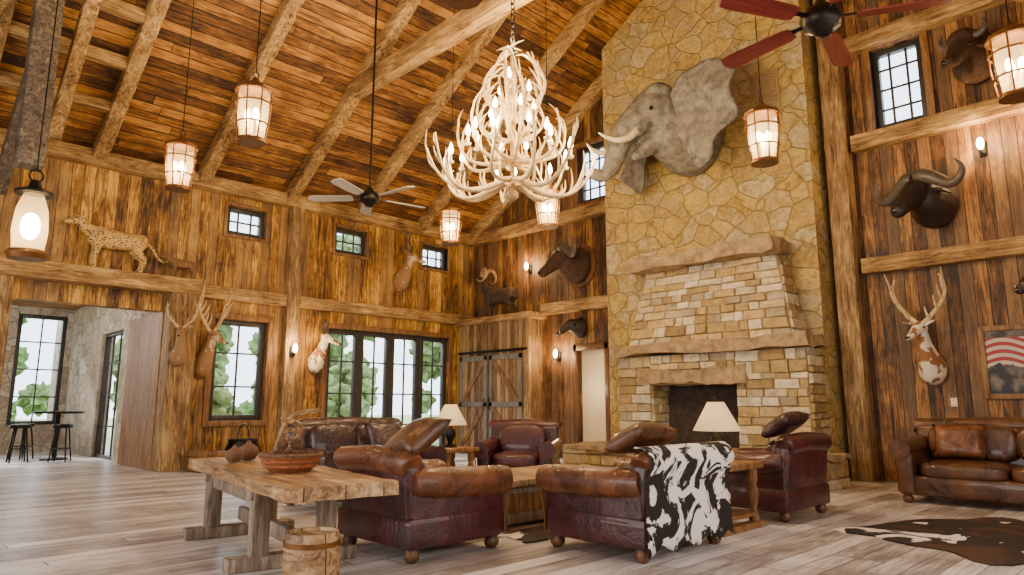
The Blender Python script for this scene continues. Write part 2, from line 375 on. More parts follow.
m_=M(); m_.bb((-10.5,YB-.05,0),(-10.38,YB,2.6),.01); m_.bb((-9.58,YB-.05,0),(-9.46,YB,2.6),.01); m_.bb((-10.5,YB-.05,2.45),(-9.46,YB,2.6),.01); ntrim[0]+=1; m_.obj("trim_%d"%ntrim[0],'darkwood',kind="structure")
m_=M(); m_.bb((-10.6,YB+.16,0),(-9.3,YB+.36,2.7)); m_.obj("door_1",'cream',kind="structure",smooth=0)
nw=[0]
def window(axis,pos,u0,u1,z0,z1,cols,rows,th=.07,mat='frame',name=None,dep=.12):
    nw[0]+=1; m_=M()
    def bx(a,b_,c,d,t0=0,t1=None):
        t1=dep if t1 is None else t1
        if axis=='x': m_.bb((pos-t1,a,c),(pos-t0,b_,d),.006)
        else: m_.bb((a,pos+t0,c),(b_,pos+t1,d),.006)
    bx(u0,u0+th,z0,z1); bx(u1-th,u1,z0,z1); bx(u0+th,u1-th,z0,z0+th); bx(u0+th,u1-th,z1-th,z1)
    for i in range(1,cols): u=u0+(u1-u0)*i/cols; bx(u-.018,u+.018,z0+th,z1-th,.03,.07)
    for j in range(1,rows): z=z0+(z1-z0)*j/rows; bx(u0+th,u1-th,z-.018,z+.018,.035,.065)
    return m_.obj(name or "window_%d"%nw[0],mat,kind="structure")
def casing(axis,pos,u0,u1,z0,z1,c=.1):
    ntrim[0]+=1; m_=M()
    for a,b_,d,e in ((u0-c,u0,z0-c,z1+c),(u1,u1+c,z0-c,z1+c),(u0,u1,z1,z1+c),(u0,u1,z0-c,z0)):
        if d<0:d=0
        if e<=d: continue
        if axis=='x': m_.bb((pos,a,d),(pos+.05,b_,e),.008)
        else: m_.bb((a,pos-.05,d),(b_,pos,e),.008)
    m_.obj("trim_%d"%ntrim[0],'midwood',kind="structure")
for w in sw: window('x',XW-.08,*w,3,2,th=.1); casing('x',XW,*w,.07)
window('x',XW-.08,*bigw,2,3,th=.11); casing('x',XW,*bigw,.12)
for w in bw: window('y',YB+.08,*w,3,4,th=.1); casing('y',YB,*w,.12)
fw=(fr[1]-fr[0])/4
for i in range(4): window('x',XW-.06,fr[0]+fw*i,fr[0]+fw*(i+1),0,2.95,2,4,th=.12,name="door_%d"%(i+2))
casing('x',XW,*fr,.12)
wallcells("wall_annex_side",'y',4.55,.3,-24,-14.45,0,3.8,[(-18.9,-17.2,.0,2.9)],'annex')
wallcells("wall_annex_far",'x',-22,-.3,-1,5,0,4.2,[(3.3,4.42,.7,3.6),(1.2,2.4,.7,3.6)],'annex')
window('x',-22.05,3.3,4.42,.7,3.6,2,4,th=.1); window('y',4.62,-18.9,-17.2,0,2.9,3,4)
m_=M(); m_.bb((-22,-1,3.8),(-14.4,4.9,4.0)); m_.obj("ceiling_annex",'roof',kind="structure",smooth=0)
wallcells("wall_annex_near",'y',-.7,-.3,-24,-14.45,0,3.8,[],'annex')
m_=M(); m_.bb((-16.2,4.40,0),(-14.45,4.55,3.0)); ntrim[0]+=1; m_.obj("trim_%d"%ntrim[0],'midwood',kind="structure")
# ------------------------------------------------------------ outside
m_=M(); m_.bb((-90,-60,-.4),(-24.05,80,-.25)); m_.bb((-24.05,4.9,-.4),(-14.5,80,-.25)); m_.obj("ground",'grass',kind="structure",smooth=0)
def tree(x,y,h,r,i):
    t=thing("tree","leafy green tree growing outside the windows","tree",(x,y,-.25),group="trees outside the lodge")
    a=M(); a.tube([((0,0,0),.28),((.1,.05,h*.3),.2),((0,.1,h*.6),.12)],10); a.obj("trunk",'bark',t)
    b_=M()
    rr=random.Random(i)
    for k in range(46):
        a_=rr.uniform(0,6.28); q=rr.uniform(0,r*.8); zz=rr.uniform(h*.10,h)
        vs=bmesh.ops.create_icosphere(b_.bm,subdivisions=3,radius=r*rr.uniform(.09,.27))['verts']
        for v in vs: v.co=v.co*(1+1.0*noise.noise(v.co*5+Vector((k,i,0))))+Vector((q*math.cos(a_),q*math.sin(a_),zz))
    b_.obj("foliage",'green',t,smooth=0)
for i,(x,y,h,r) in enumerate([(-25,8.5,6,2.4),(-26,14.5,8,2.6),(-33,10.5,8,2.8),(-20,17,5,2),(-32,3.5,8,2.8),(-24,22,7,2.6),(-19.5,11.5,2.6,1.2),(-18,6.8,2.2,1.0),(-35,17,9,3)]): tree(x,y,h,r,i)
# ------------------------------------------------------------ fireplace
fp=thing("fireplace","tall tan stone fireplace with stepped hood, slab mantels and raised hearth","fireplace",(0,0,0))
m_=M(); m_.bb((-8.95,11.6,0),(-4.5,YB,ZR+.0)); 
for n_,co in ((Vector((-SL,0,1)),Vector((XW,0,ZP+.02))),(Vector((SL,0,1)),Vector((RX,0,ZR+.02)))):
    bmesh.ops.bisect_plane(m_.bm,geom=m_.bm.verts[:]+m_.bm.edges[:]+m_.bm.faces[:],plane_co=co,plane_no=n_,clear_outer=True)
m_.obj("chimney_shaft",'shaft',fp,smooth=0)
STC=[(.60,.45,.21),(.74,.61,.36),(.50,.36,.16),(.80,.72,.52),(.64,.51,.29),(.44,.33,.16),(.82,.76,.60),(.52,.45,.32)]
def ashlar(m_,lay,bl,br,tr,tl,nrm,ch=(.10,.21),bl_=(.16,.5),seed=1,pro=.06):
    rr=random.Random(seed); bl,br,tr,tl=map(Vector,(bl,br,tr,tl)); nrm=Vector(nrm).normalized(); H=((tl-bl).length+(tr-br).length)/2
    z=0
    def P(u,v): return bl.lerp(br,u).lerp(tl.lerp(tr,u),v)
    while z<H-.02:
        c=min(rr.uniform(*ch),H-z); 
        if H-z-c<.07: c=H-z
        Wd=(br-bl).length*(1-(z+c/2)/H)+(tr-tl).length*((z+c/2)/H); x=0
        while x<Wd-.01:
            l=rr.uniform(*bl_); 
            if Wd-x-l<.14: l=Wd-x
            g_=.008; u0=(x+g_)/Wd;u1=(x+l-g_)/Wd;v0=(z+g_)/H;v1=(z+c-g_)/H; d=nrm*rr.uniform(pro*.25,pro)
            B4=[P(u0,v0),P(u1,v0),P(u1,v1),P(u0,v1)]; cen=sum(B4,Vector())/4
            F4=[p+d+(cen-p)*.06+Vector((rr.uniform(-1,1),rr.uniform(-1,1),rr.uniform(-1,1)))*.012 for p in B4]
            bv=[m_.bm.verts.new(p) for p in B4]; fv=[m_.bm.verts.new(p) for p in F4]
            fs=[m_.bm.faces.new(fv)]
            for i in range(4): j=(i+1)%4; fs.append(m_.bm.faces.new((bv[i],bv[j],fv[j],fv[i])))
            cc=rr.choice(STC); k=rr.uniform(.75,1.1); cc=tuple(min(1,q*k) for q in cc)
            for f in fs:
                for lp in f.loops: lp[lay]=(*cc,1)
            x+=l
        z+=c
def mortar(m_,lay,verts):
    for v in verts:
        for f in v.link_faces:
            for lp in f.loops: lp[lay]=(.34,.26,.14,1)
fx0,fx1=-8.25,-4.55; ox0,ox1,oz0,oz1=-7.50,-5.78,.42,1.58; fy=11.0
m_=M(); lay=m_.bm.loops.layers.float_color.new("Col")
mortar(m_,lay,m_.bb((fx0,fy,0),(ox0,11.6,2.12))); mortar(m_,lay,m_.bb((ox1,fy,0),(fx1,11.6,2.12))); mortar(m_,lay,m_.bb((ox0,fy,oz1),(ox1,11.6,2.12)))
ashlar(m_,lay,(fx0,fy,0),(ox0,fy,0),(ox0,fy,2.12),(fx0,fy,2.12),(0,-1,0),seed=2)
ashlar(m_,lay,(ox1,fy,0),(fx1,fy,0),(fx1,fy,2.12),(ox1,fy,2.12),(0,-1,0),seed=3)
ashlar(m_,lay,(ox0,fy,1.84),(ox1,fy,1.84),(ox1,fy,2.12),(ox0,fy,2.12),(0,-1,0),seed=4)
ashlar(m_,lay,(fx1,fy,0),(fx1,11.6,0),(fx1,11.6,2.12),(fx1,fy,2.12),(1,0,0),seed=5)
ashlar(m_,lay,(fx0,11.6,0),(fx0,fy,0),(fx0,fy,2.12),(fx0,11.6,2.12),(-1,0,0),seed=6)
ashlar(m_,lay,(ox0,fy,.5),(ox0,11.55,.5),(ox0,11.55,1.58),(ox0,fy,1.58),(1,0,0),seed=16,pro=.03)
m_.obj("surround",'block',fp,smooth=0)
m_=M(); lay=m_.bm.loops.layers.float_color.new("Col")
a0,a1,b0,b1=-7.95,-4.75,-7.68,-5.05; z0,z1=2.32,3.76; ya,yb=10.98,11.25
vs=[m_.bm.verts.new(p) for p in ((a0,ya,z0),(a1,ya,z0),(a1,11.6,z0),(a0,11.6,z0),(b0,yb,z1),(b1,yb,z1),(b1,11.6,z1),(b0,11.6,z1))]
for q in ((0,1,5,4),(1,2,6,5),(3,0,4,7),(4,5,6,7)): m_.bm.faces.new([vs[i] for i in q])
mortar(m_,lay,vs)
ashlar(m_,lay,(a0,ya,z0),(a1,ya,z0),(b1,yb,z1),(b0,yb,z1),(0,-1,.15),seed=7)
ashlar(m_,lay,(a1,ya,z0),(a1,11.6,z0),(b1,11.6,z1),(b1,yb,z1),(1,0,.15),seed=8)
ashlar(m_,lay,(a0,11.6,z0),(a0,ya,z0),(b0,yb,z1),(b0,11.6,z1),(-1,0,.15),seed=9)
m_.obj("hood",'block',fp,smooth=0)
def roughslab(lo,hi,name,mat='slab',seed=0):
    m_=M(); vs=m_.bb(lo,hi); bmesh.ops.subdivide_edges(m_.bm,edges=m_.bm.edges[:],cuts=11,use_grid_fill=True)
    for v in m_.bm.verts: v.co+=Vector((noise.noise(v.co*4+Vector((seed,0,0))),noise.noise(v.co*5+Vector((0,seed,9))),noise.noise(v.co*4)))*.07
    return m_.obj(name,mat,fp,smooth=35)
roughslab((-8.35,10.82,2.14),(-4.47,11.6,2.34),"mantel",seed=3); roughslab((-7.95,10.90,3.76),(-4.95,11.6,4.02),"hood_shelf",seed=5)
roughslab((-7.75,10.93,1.58),(-5.55,11.2,1.86),"lintel",seed=7)
m_=M(); lay=m_.bm.loops.layers.float_color.new("Col"); mortar(m_,lay,m_.bb((-8.8,9.95,0),(-4.1,11.0,.42)))
ashlar(m_,lay,(-8.8,9.95,0),(-4.1,9.95,0),(-4.1,9.95,.42),(-8.8,9.95,.42),(0,-1,0),seed=11)
ashlar(m_,lay,(-4.1,9.95,0),(-4.1,11,0),(-4.1,11,.42),(-4.1,9.95,.42),(1,0,0),seed=12)
m_.obj("hearth",'block',fp,smooth=0); roughslab((-8.88,9.85,.42),(-4.0,11.0,.50),"hearth_top",seed=8)
m_=M(); m_.bb((ox0,11.55,oz0),(ox1,11.6,oz1)); m_.obj("firebox",'soot',fp,smooth=0)
m_=M(); m_.bb((-5.5,11.575,6.35),(-4.95,11.598,7.25),.008)
for k in range(14): m_.bb((-5.45,11.555,6.40+k*.06),(-5.0,11.58,6.43+k*.06))
m_.obj("air_vent",'vent',cat="vent",label="metal louvered air return grille in the stone chimney")
# ------------------------------------------------------------ closet
cl=thing("closet","rustic wooden closet with two sliding barn doors in the corner","closet",(0,0,0))
m_=M(); m_.bb((XW+.02,11.85,0),(-11.5,YB-.01,3.28)); m_.obj("body",'barn',cl,smooth=0)
m_=M(); m_.bb((XW+.02,11.72,3.28),(-11.35,YB-.01,3.44),.02); m_.obj("top",'beamx',cl)
m_=M(); m_.bb((-11.68,11.78,0),(-11.48,11.86,3.28),.01); m_.obj("corner_post",'beamz',cl)
for x0,x1,s_ in ((-14.0,-12.95,1),(-12.85,-11.7,-1)):
    m_=M(); m_.bb((x0,11.79,.05),(x1,11.83,2.45)); d=m_.obj("door",'barn',cl,smooth=0)
    m_=M()
    for a in ((x0,x0+.10,.05,2.45),(x1-.10,x1,.05,2.45),(x0,x1,.05,.17),(x0,x1,2.33,2.45),(x0,x1,1.17,1.29)): m_.bb((a[0],11.755,a[2]),(a[1],11.79,a[3]),.005)
    m_.obj("door_frame",'teal',d)
    m_=M()
    for za,zb in ((.17,1.17),(1.29,2.33)): m_.beam((x0+.1 if s_>0 else x1-.1,11.775,za),(x1-.1 if s_>0 else x0+.1,11.775,zb),.03,.12,.004)
    m_.obj("brace",'midwood',d)
    m_=M(); xx=x1-.06 if s_>0 else x0+.06; m_.tube([((xx,11.76,1.1),.012),((xx,11.71,1.13),.012),((xx,11.71,1.33),.012),((xx,11.76,1.36),.012)],8,2); m_.obj("handle",'iron',d)
m_=M(); m_.bb((-14.1,11.78,2.52),(-11.55,11.80,2.58)); m_.obj("door_rail",'iron',cl)
# ------------------------------------------------------------ seating
def seat(name,label,cat,loc,rz,w,d,n,body,roll,seatm,backh=.98,armh=.68,hide=False,group=None):
    t=thing(name,label,cat,loc,rz,group)
    aw=.24; iw=w-2*aw; y0=-d/2; y1=d/2; bh=backh
    m_=M(); m_.box((0,.02,.22),(w-.06,d-.1,.24),.04); m_.obj("base",body,t)
    for i in range(n):
        cw=iw/n; m_=M(); m_.cushion((-iw/2+cw*(i+.5),-.10,.41),(cw-.005,d-.28,.2),5,.25); m_.obj("seat_cushion",seatm,t,smooth=180)
        m_=M(); m_.cushion((-iw/2+cw*(i+.5),d/2-.30,bh-.31),(cw+.02,.24,.48),4,.0,Matrix.Rotation(math.radians(-12),3,'X')); m_.obj("back_cushion",seatm,t,smooth=180)
    m_=M(); m_.box((0,d/2-.13,(bh+.1)/2),(w-.12,.2,bh-.3),.05,Matrix.Rotation(math.radians(-6),3,'X'),3); m_.obj("backrest",body,t)
    m_=M(); r=.105; z=backh-r; ww=w-.10
    m_.tube([((-ww/2,y1-.06,z-.02),r*.8),((-ww/2+.04,y1-.06,z-.01),r),((-ww/4,y1-.06,z),r*1.02),((0,y1-.06,z+.01),r*1.05),((ww/4,y1-.06,z),r*1.02),((ww/2-.04,y1-.06,z-.01),r),((ww/2,y1-.06,z-.02),r*.8)],18,3); m_.obj("back_roll",roll,t,smooth=60)
    for s_ in (-1,1):
        m_=M(); m_.box((s_*(w/2-aw/2-.02),-.02,(armh)/2+.03),(aw-.06,d-.08,armh-.16),.035,None,3); a=m_.obj("arm",body,t)
        m_=M(); xc=s_*(w/2-.11); zc=armh-.12; R=.125
        m_.tube([((xc,y0+.0,zc),R*.93),((xc,y0+.03,zc),R),((xc,0,zc+.01),R*1.04),((xc,y1-.2,zc+.03),R*1.0),((xc,y1-.08,zc+.04),R*.8)],20,4); m_.obj("arm_roll",roll,a,smooth=60)
        m_=M(); pp=[]
        for k in range(14):
            an=math.radians(200-k*220/13) if s_>0 else math.radians(-20+k*220/13)
            pp.append(((xc+math.cos(an)*.10,y0-.003,zc+math.sin(an)*.10),.008))
        pp.append(((s_*(w/2-.045),y0+.035,.30),.008)); pp.append(((s_*(w/2-.045),y0+.035,.14),.008))
        m_.tube(pp,6,2,up=(0,1,0)); m_.obj("piping",'rust',a,smooth=60)
    for sx in (-1,1):
        for sy in (-1,1):
            m_=M(); m_.lathe([(0,0),(.035,0),(.06,.03),(.065,.06),(.05,.09),(.04,.12),(0,.12)],14,(sx*(w/2-.12),sy*(d/2-.12),0)); m_.obj("foot",'darkwood',t,smooth=60)
    if hide:
        m_=M(); q=[]; nx,nz=14,12
        for j in range(nz+1):
            row=[]
            for i in range(nx+1):
                u=-w/2+.03+(w-.06)*i/nx; v=j/nz; z=.10+(backh-.10)*v
                if v<.75: y=y1-.02+.03*(1-v)+.006*math.sin(u*9)
                else:
                    an=(v-.75)/.25*math.pi*.62; y=(y1-.06)+math.cos(an)*.125; z=(backh-.105)+math.sin(an)*.125
                if j==0: z+=.04*math.sin(i*1.7)
                row.append(m_.bm.verts.new((u,y+.0,z)))
            q.append(row)
        for j in range(nz):
            for i in range(nx): m_.bm.faces.new((q[j][i],q[j][i+1],q[j+1][i+1],q[j+1][i]))
        m_.obj("cowhide_cover",'cow',t,smooth=180,solid=.014,label="black and white cowhide back cover")
    return t
def pillow(label,loc,rot,size,mat):
    m_=M(); n=12; top=[];bot=[]
    for j in range(n+1):
        rt=[];rb=[]
        for i in range(n+1):
            u=-1+2*i/n; v=-1+2*j/n; h=(max(0,(1-u**4)*(1-v**4)))**.6*size[2]/2
            k=1-.10*(1-abs(u)**2)*(abs(v)**3); k2=1-.10*(1-abs(v)**2)*(abs(u)**3)
            x=u*size[0]/2*k2; y=v*size[1]/2*k; sag=-.10*size[0]*(u*u)*.4
            a=m_.bm.verts.new((x,y,h+sag)); rt.append(a)
            rb.append(a if i in(0,n) or j in(0,n) else m_.bm.verts.new((x,y,-h+sag)))
        top.append(rt);bot.append(rb)
    for j in range(n):
        for i in range(n):
            m_.bm.faces.new((top[j][i],top[j][i+1],top[j+1][i+1],top[j+1][i])); m_.bm.faces.new((bot[j][i],bot[j+1][i],bot[j+1][i+1],bot[j][i+1]))
    o=m_.obj("throw_pillow",mat,smooth=180,label=label,cat="pillow",loc=loc); o.rotation_euler=[math.radians(a) for a in rot]; return o
seat("armchair","burgundy leather armchair with brown rolled arms, back to the long table","armchair",(-5.0,3.78,0),180,1.14,1.08,1,'burg','brown','burg',backh=.86)
seat("armchair","brown leather armchair backed with black and white cowhide","armchair",(-3.74,5.18,0),-90,1.32,1.12,1,'burg','brown','dbrown',hide=True,backh=.86)
seat("armchair","dark burgundy leather armchair beside the trestle lamp table","armchair",(-3.76,7.74,0),-90,1.16,1.04,1,'burg','burg','dark',backh=.90)
seat("armchair","dark reddish leather armchair facing the coffee table","armchair",(-7.55,7.55,0),35,1.2,1.1,1,'dark','burg','burg')
seat("loveseat","dark leather loveseat with rolled arms behind the coffee table","sofa",(-7.75,4.95,0),90,1.75,1.1,2,'dark','dark','dark',backh=1.04)
seat("sofa","brown leather sofa with rolled arms standing by the plank wall","sofa",(-1.85,10.25,0),0,2.4,1.1,2,'dbrown','dbrown','dbrown',backh=1.04,armh=.78)
pillow("brown leather throw pillow slumped over the burgundy armchair back",(-4.70,3.46,.94),(-34,8,172),(.58,.46,.2),'dbrown')
pillow("dark brown leather pillow slumped on the cowhide armchair back",(-3.50,4.95,.93),(28,-3,-84),(.76,.40,.18),'dbrown')
pillow("dark leather pillow slumped on top of the burgundy armchair",(-3.46,7.62,1.0),(34,3,-90),(.64,.40,.17),'dark')
pillow("dark leather pillow slouched on the loveseat seat",(-7.62,5.2,.80),(65,0,90),(.6,.42,.16),'dark')
pillow("brown leather pillow resting against the sofa back",(-2.4,10.2,.76),(68,0,5),(.6,.45,.18),'brown')
# ------------------------------------------------------------ tables
def liveslab(m_,L,W,z0,z1,amp=.03,n=24,seed=0):
    out=[]
    for i in range(n+1): out.append((-L/2+L*i/n,-W/2+amp*noise.noise(Vector((i*.6,seed,0)))*1.5))
    for i in range(1,6): out.append((L/2+amp*1.6*noise.noise(Vector((i*.9,seed,5))),-W/2+W*i/6))
    for i in range(n+1): out.append((L/2-L*i/n,W/2+amp*noise.noise(Vector((i*.6,seed,9)))*1.5))
    for i in range(1,6): out.append((-L/2+amp*1.2*noise.noise(Vector((i*.9,seed,15))),W/2-W*i/6))
    m_.prism(out,'z',z0,z1)
TC=Vector((-5.69,2.76,0))
tb=thing("rustic_table","long rustic live-edge plank table on heavy trestle legs","table",TC,-9.2)
m_=M(); liveslab(m_,3.12,.78,.59,.68,seed=3); m_.obj("tabletop",'tabtop',tb,smooth=0)
for x in (-.98,.55):
    for y in (-.26,.26):
        m_=M(); m_.box((x,y,.31),(.13,.13,.58),.015); m_.obj("leg",'tableg',tb)
    m_=M(); m_.box((x,0,.05),(.16,.98,.10),.015); m_.obj("foot_beam",'tableg',tb)
    m_=M(); m_.box((x,0,.545),(.11,.7,.09),.01); m_.obj("top_rail",'tableg',tb)
m_=M(); m_.box((-.2,0,.2),(1.55,.07,.12),.01); m_.obj("stretcher",'tableg',tb)
m_=M(); m_.box((-.2,-.26,.50),(1.5,.05,.1),.01); m_.obj("apron",'tableg',tb)
kg=thing("wooden_keg","round wooden keg standing under the overhanging table end","barrel",(-4.28,2.36,0))
m_=M(); m_.lathe([(0,0),(.165,0),(.18,.1),(.185,.19),(.18,.28),(.165,.39),(.15,.39),(.15,.37),(0,.37)],26); m_.obj("staves",'tabtop',kg)
for z in (.06,.32): m_=M(); m_.lathe([(.172,z-.015),(.183,z-.015),(.183,z+.015),(.172,z+.015)],26); m_.obj("hoop",'rust',kg)
ct=thing("coffee_table","low rustic wooden coffee table with panelled sides","coffee table",(-5.52,5.68,0))
m_=M(); m_.bb((-.52,-.98,.40),(.52,.98,.47),.015); m_.obj("tabletop",'tabtop',ct)
m_=M(); m_.bb((-.42,-.86,.07),(.42,.86,.40)); m_.obj("body",'midwood',ct,smooth=0)
for sx in (-1,1):
    for sy in (-1,1):
        m_=M(); m_.box((sx*.42,sy*.86,.2),(.11,.11,.40),.01); m_.obj("leg",'tableg',ct)
    m_=M(); m_.box((sx*.43,0,.09),(.03,1.6,.1),.005); m_.box((sx*.43,0,.36),(.03,1.6,.07),.005); m_.box((sx*.43,0,.22),(.03,.08,.2),.005); m_.obj("side_rail",'tableg',ct)
def endtable(loc,rz,label,h=.62,w=.62,d=.7):
    t=thing("side_table",label,"side table",loc,rz)
    m_=M(); m_.bb((-w/2,-d/2,h-.06),(w/2,d/2,h),.012); m_.obj("tabletop",'midwood',t)
    for sx in (-1,1):
        for sy in (-1,1):
            m_=M(); m_.lathe([(0,.06),(.05,.06),(.05,.14),(.03,.18),(.045,.26),(.055,.34),(.035,.42),(.05,.46),(.05,h-.06),(0,h-.06)],12,(sx*(w/2-.09),sy*(d/2-.09),0)); m_.obj("leg",'midwood',t,smooth=50)
        m_=M(); m_.box((sx*(w/2-.09),0,.03),(.11,d+.06,.07),.012); m_.obj("foot_beam",'midwood',t)
    m_=M(); m_.bb((-w/2+.04,-d/2+.08,.12),(w/2-.04,d/2-.08,.16),.01); m_.obj("shelf",'midwood',t)
    return t
endtable((-3.68,6.46,0),0,"carved wooden trestle side table holding a lamp",.64,.66,.78); endtable((-7.75,6.35,0),0,"small wooden end table holding a lamp",.62,.6,.6)
def lamp(loc,label,s=1):
    t=thing("table_lamp",label,"lamp",loc,group="table lamps",scale=s)
    m_=M(); m_.lathe([(0,0),(.09,0),(.09,.02),(.03,.05),(.05,.10),(.075,.16),(.06,.22),(.02,.27),(.015,.34),(0,.34)],18); m_.obj("lamp_base",'iron',t,smooth=50)
    m_=M(); m_.lathe([(.215,.28),(.075,.54)],28); m_.obj("lamp_shade",'shade',t,smooth=60,solid=.004)
    m_=M(); m_.ell((0,0,.39),(.03,.03,.045),10); m_.obj("bulb",'glow',t)
    m_=M(); m_.cyl((0,0,.5),(0,0,.575),.006); m_.ell((0,0,.58),(.013,.013,.016),8); m_.obj("finial",'iron',t)
    light("lamp_light",'POINT',Vector(loc)+Vector((0,0,.42)),8,(1,.7,.4),.04)
lamp((-3.66,6.50,.64),"table lamp with cone fabric shade on the trestle table",1.1); lamp((-7.75,6.35,.62),"table lamp with cone fabric shade on the end table",1.1)
def rug(loc,rz,sx,sy,label,seed):
    m_=M(); n=64; pts=[]
    for k in range(n):
        a=2*math.pi*k/n; r=1+.28*max(0,math.cos(4*(a-.8)))**3-.12*math.cos(2*a)+.10*noise.noise(Vector((math.cos(a)*2,math.sin(a)*2,seed)))
        pts.append((r*sx*math.cos(a),r*sy*math.sin(a)))
    m_.prism(pts,'z',.002,.014); return m_.obj("cowhide_rug",'cowrug',smooth=0,label=label,cat="rug",loc=loc,rz=rz)
rug((-1.62,7.85,0),65,1.25,.85,"dark brown and white cowhide rug on the plank floor",2)
rug((-4.66,5.1,0),88,.6,.24,"small dark cowhide rug between coffee table and armchair",5)
# ------------------------------------------------------------ antlers / mounts
def antler(m_,base,side,H=.8,S=.38,back=.15,r=.028,tines=4,fwd=1.0,seed=0):
    rr=random.Random(seed); base=Vector(base); pts=[]
    for k in range(9):
        t=k/8; pts.append((base+Vector((side*S*math.sin(t*2.15),back*math.sin(t*math.pi),H*t)),r*(1-.75*t)))
    m_.tube(pts,8,2,up=(.3,1,0))
    for i in range(tines):
        t=.12+.78*i/max(1,tines-1)*.9; p=base+Vector((side*S*math.sin(t*2.15),back*math.sin(t*math.pi),H*t))
        L=H*rr.uniform(.22,.34); d=Vector((side*rr.uniform(-.1,.35),-fwd*rr.uniform(.5,.8),rr.uniform(.5,.9)))
        m_.tube([(p,r*(.8-.4*t)),(p+d*L*.5+Vector((0,0,-.02)),r*(.6-.3*t)),(p+d*L+Vector((0,0,L*.3)),r*.12)],6,3)
def rotp(yaw,piv=(0,-.3,0)):
    R=Matrix.Rotation(math.radians(yaw),3,'Z'); pv=Vector(piv)
    return lambda p: pv+R@(Vector(p)-pv)
def xf(m_,yaw,piv): 
    f=rotp(yaw,piv)
    for v in m_.bm.verts: v.co=f(v.co)
def plaque(t,z=0,rx=.2,rz_=.27):
    m_=M(); m_.loft([((0,0,z),rx,rz_),((0,-.045,z),rx,rz_),((0,-.055,z),rx*.93,rz_*.93)],24); m_.obj("plaque",'midwood',t)
def deerhead(name,label,loc,rz,scale,yaw,fur='deer',horns='antler',amat='antler',seed=0,AH=.85,AS=.4,tines=5,ar=.028):
    t=thing(name,label,"mounted animal head",loc,rz,scale=scale)
    f=rotp(yaw,(0,-.2,0)); F=lambda l:[(f(p[0]),*p[1:]) for p in l]
    m_=M()
    m_.loft(m_.spline([((0,-.05,-.25),.18,.23),((0,-.10,-.24),.20,.25),(f((0,-.22,-.10)),.155,.20),(f((0,-.32,.14)),.10,.13),(f((0,-.38,.32)),.09,.10)],4),16,up=(0,.6,1))
    m_.loft(m_.spline(F([((0,-.30,.38),.085,.09),((0,-.42,.38),.095,.10),((0,-.55,.31),.07,.075),((0,-.68,.24),.05,.052),((0,-.76,.20),.042,.042),((0,-.79,.18),.02,.02)]),4),14)
    for v in m_.bm.verts: v.co.y=min(v.co.y,-.04)
    m_.obj("head_and_neck",fur,t,remesh=.018)
    plaque(t,-.24)
    for s_ in (-1,1):
        m_=M(); m_.loft(m_.spline(F([((s_*.07,-.36,.42),.02,.03),((s_*.16,-.35,.47),.02,.05),((s_*.25,-.34,.49),.012,.035),((s_*.29,-.34,.50),.003,.006)]),3),10,up=(0,1,.2)); m_.obj("ear",fur,t,smooth=180)
        m_=M(); m_.ell(f((s_*.088,-.46,.38)),(.018,.018,.018),10); m_.obj("eye",'eye',t)
        m_=M()
        if horns=='antler': antler(m_,(s_*.05,-.37,.45),s_,AH,AS,seed=seed+s_,tines=tines,r=ar,back=.05)
        elif horns=='kudu': m_.tube([((s_*.04,-.36,.45),.032),((s_*.14,-.34,.62),.03),((s_*.06,-.31,.80),.026),((s_*.16,-.30,.98),.02),((s_*.1,-.28,1.15),.005)],8,4,up=(0,1,0))
        elif horns=='prong': m_.tube([((s_*.04,-.36,.45),.028),((s_*.09,-.36,.60),.026),((s_*.10,-.36,.72),.018),((s_*.05,-.36,.78),.005)],8,3,up=(0,1,0)); m_.tube([((s_*.08,-.37,.58),.02),((s_*.1,-.44,.63),.006)],6,2)
        xf(m_,yaw,(0,-.2,0)); m_.obj("antler" if horns=='antler' else "horn",amat if horns=='antler' else 'horn',t,smooth=60)
    m_=M(); m_.ell(f((0,-.79,.21)),(.03,.02,.022),10); m_.obj("nose",'eye',t)
    return t
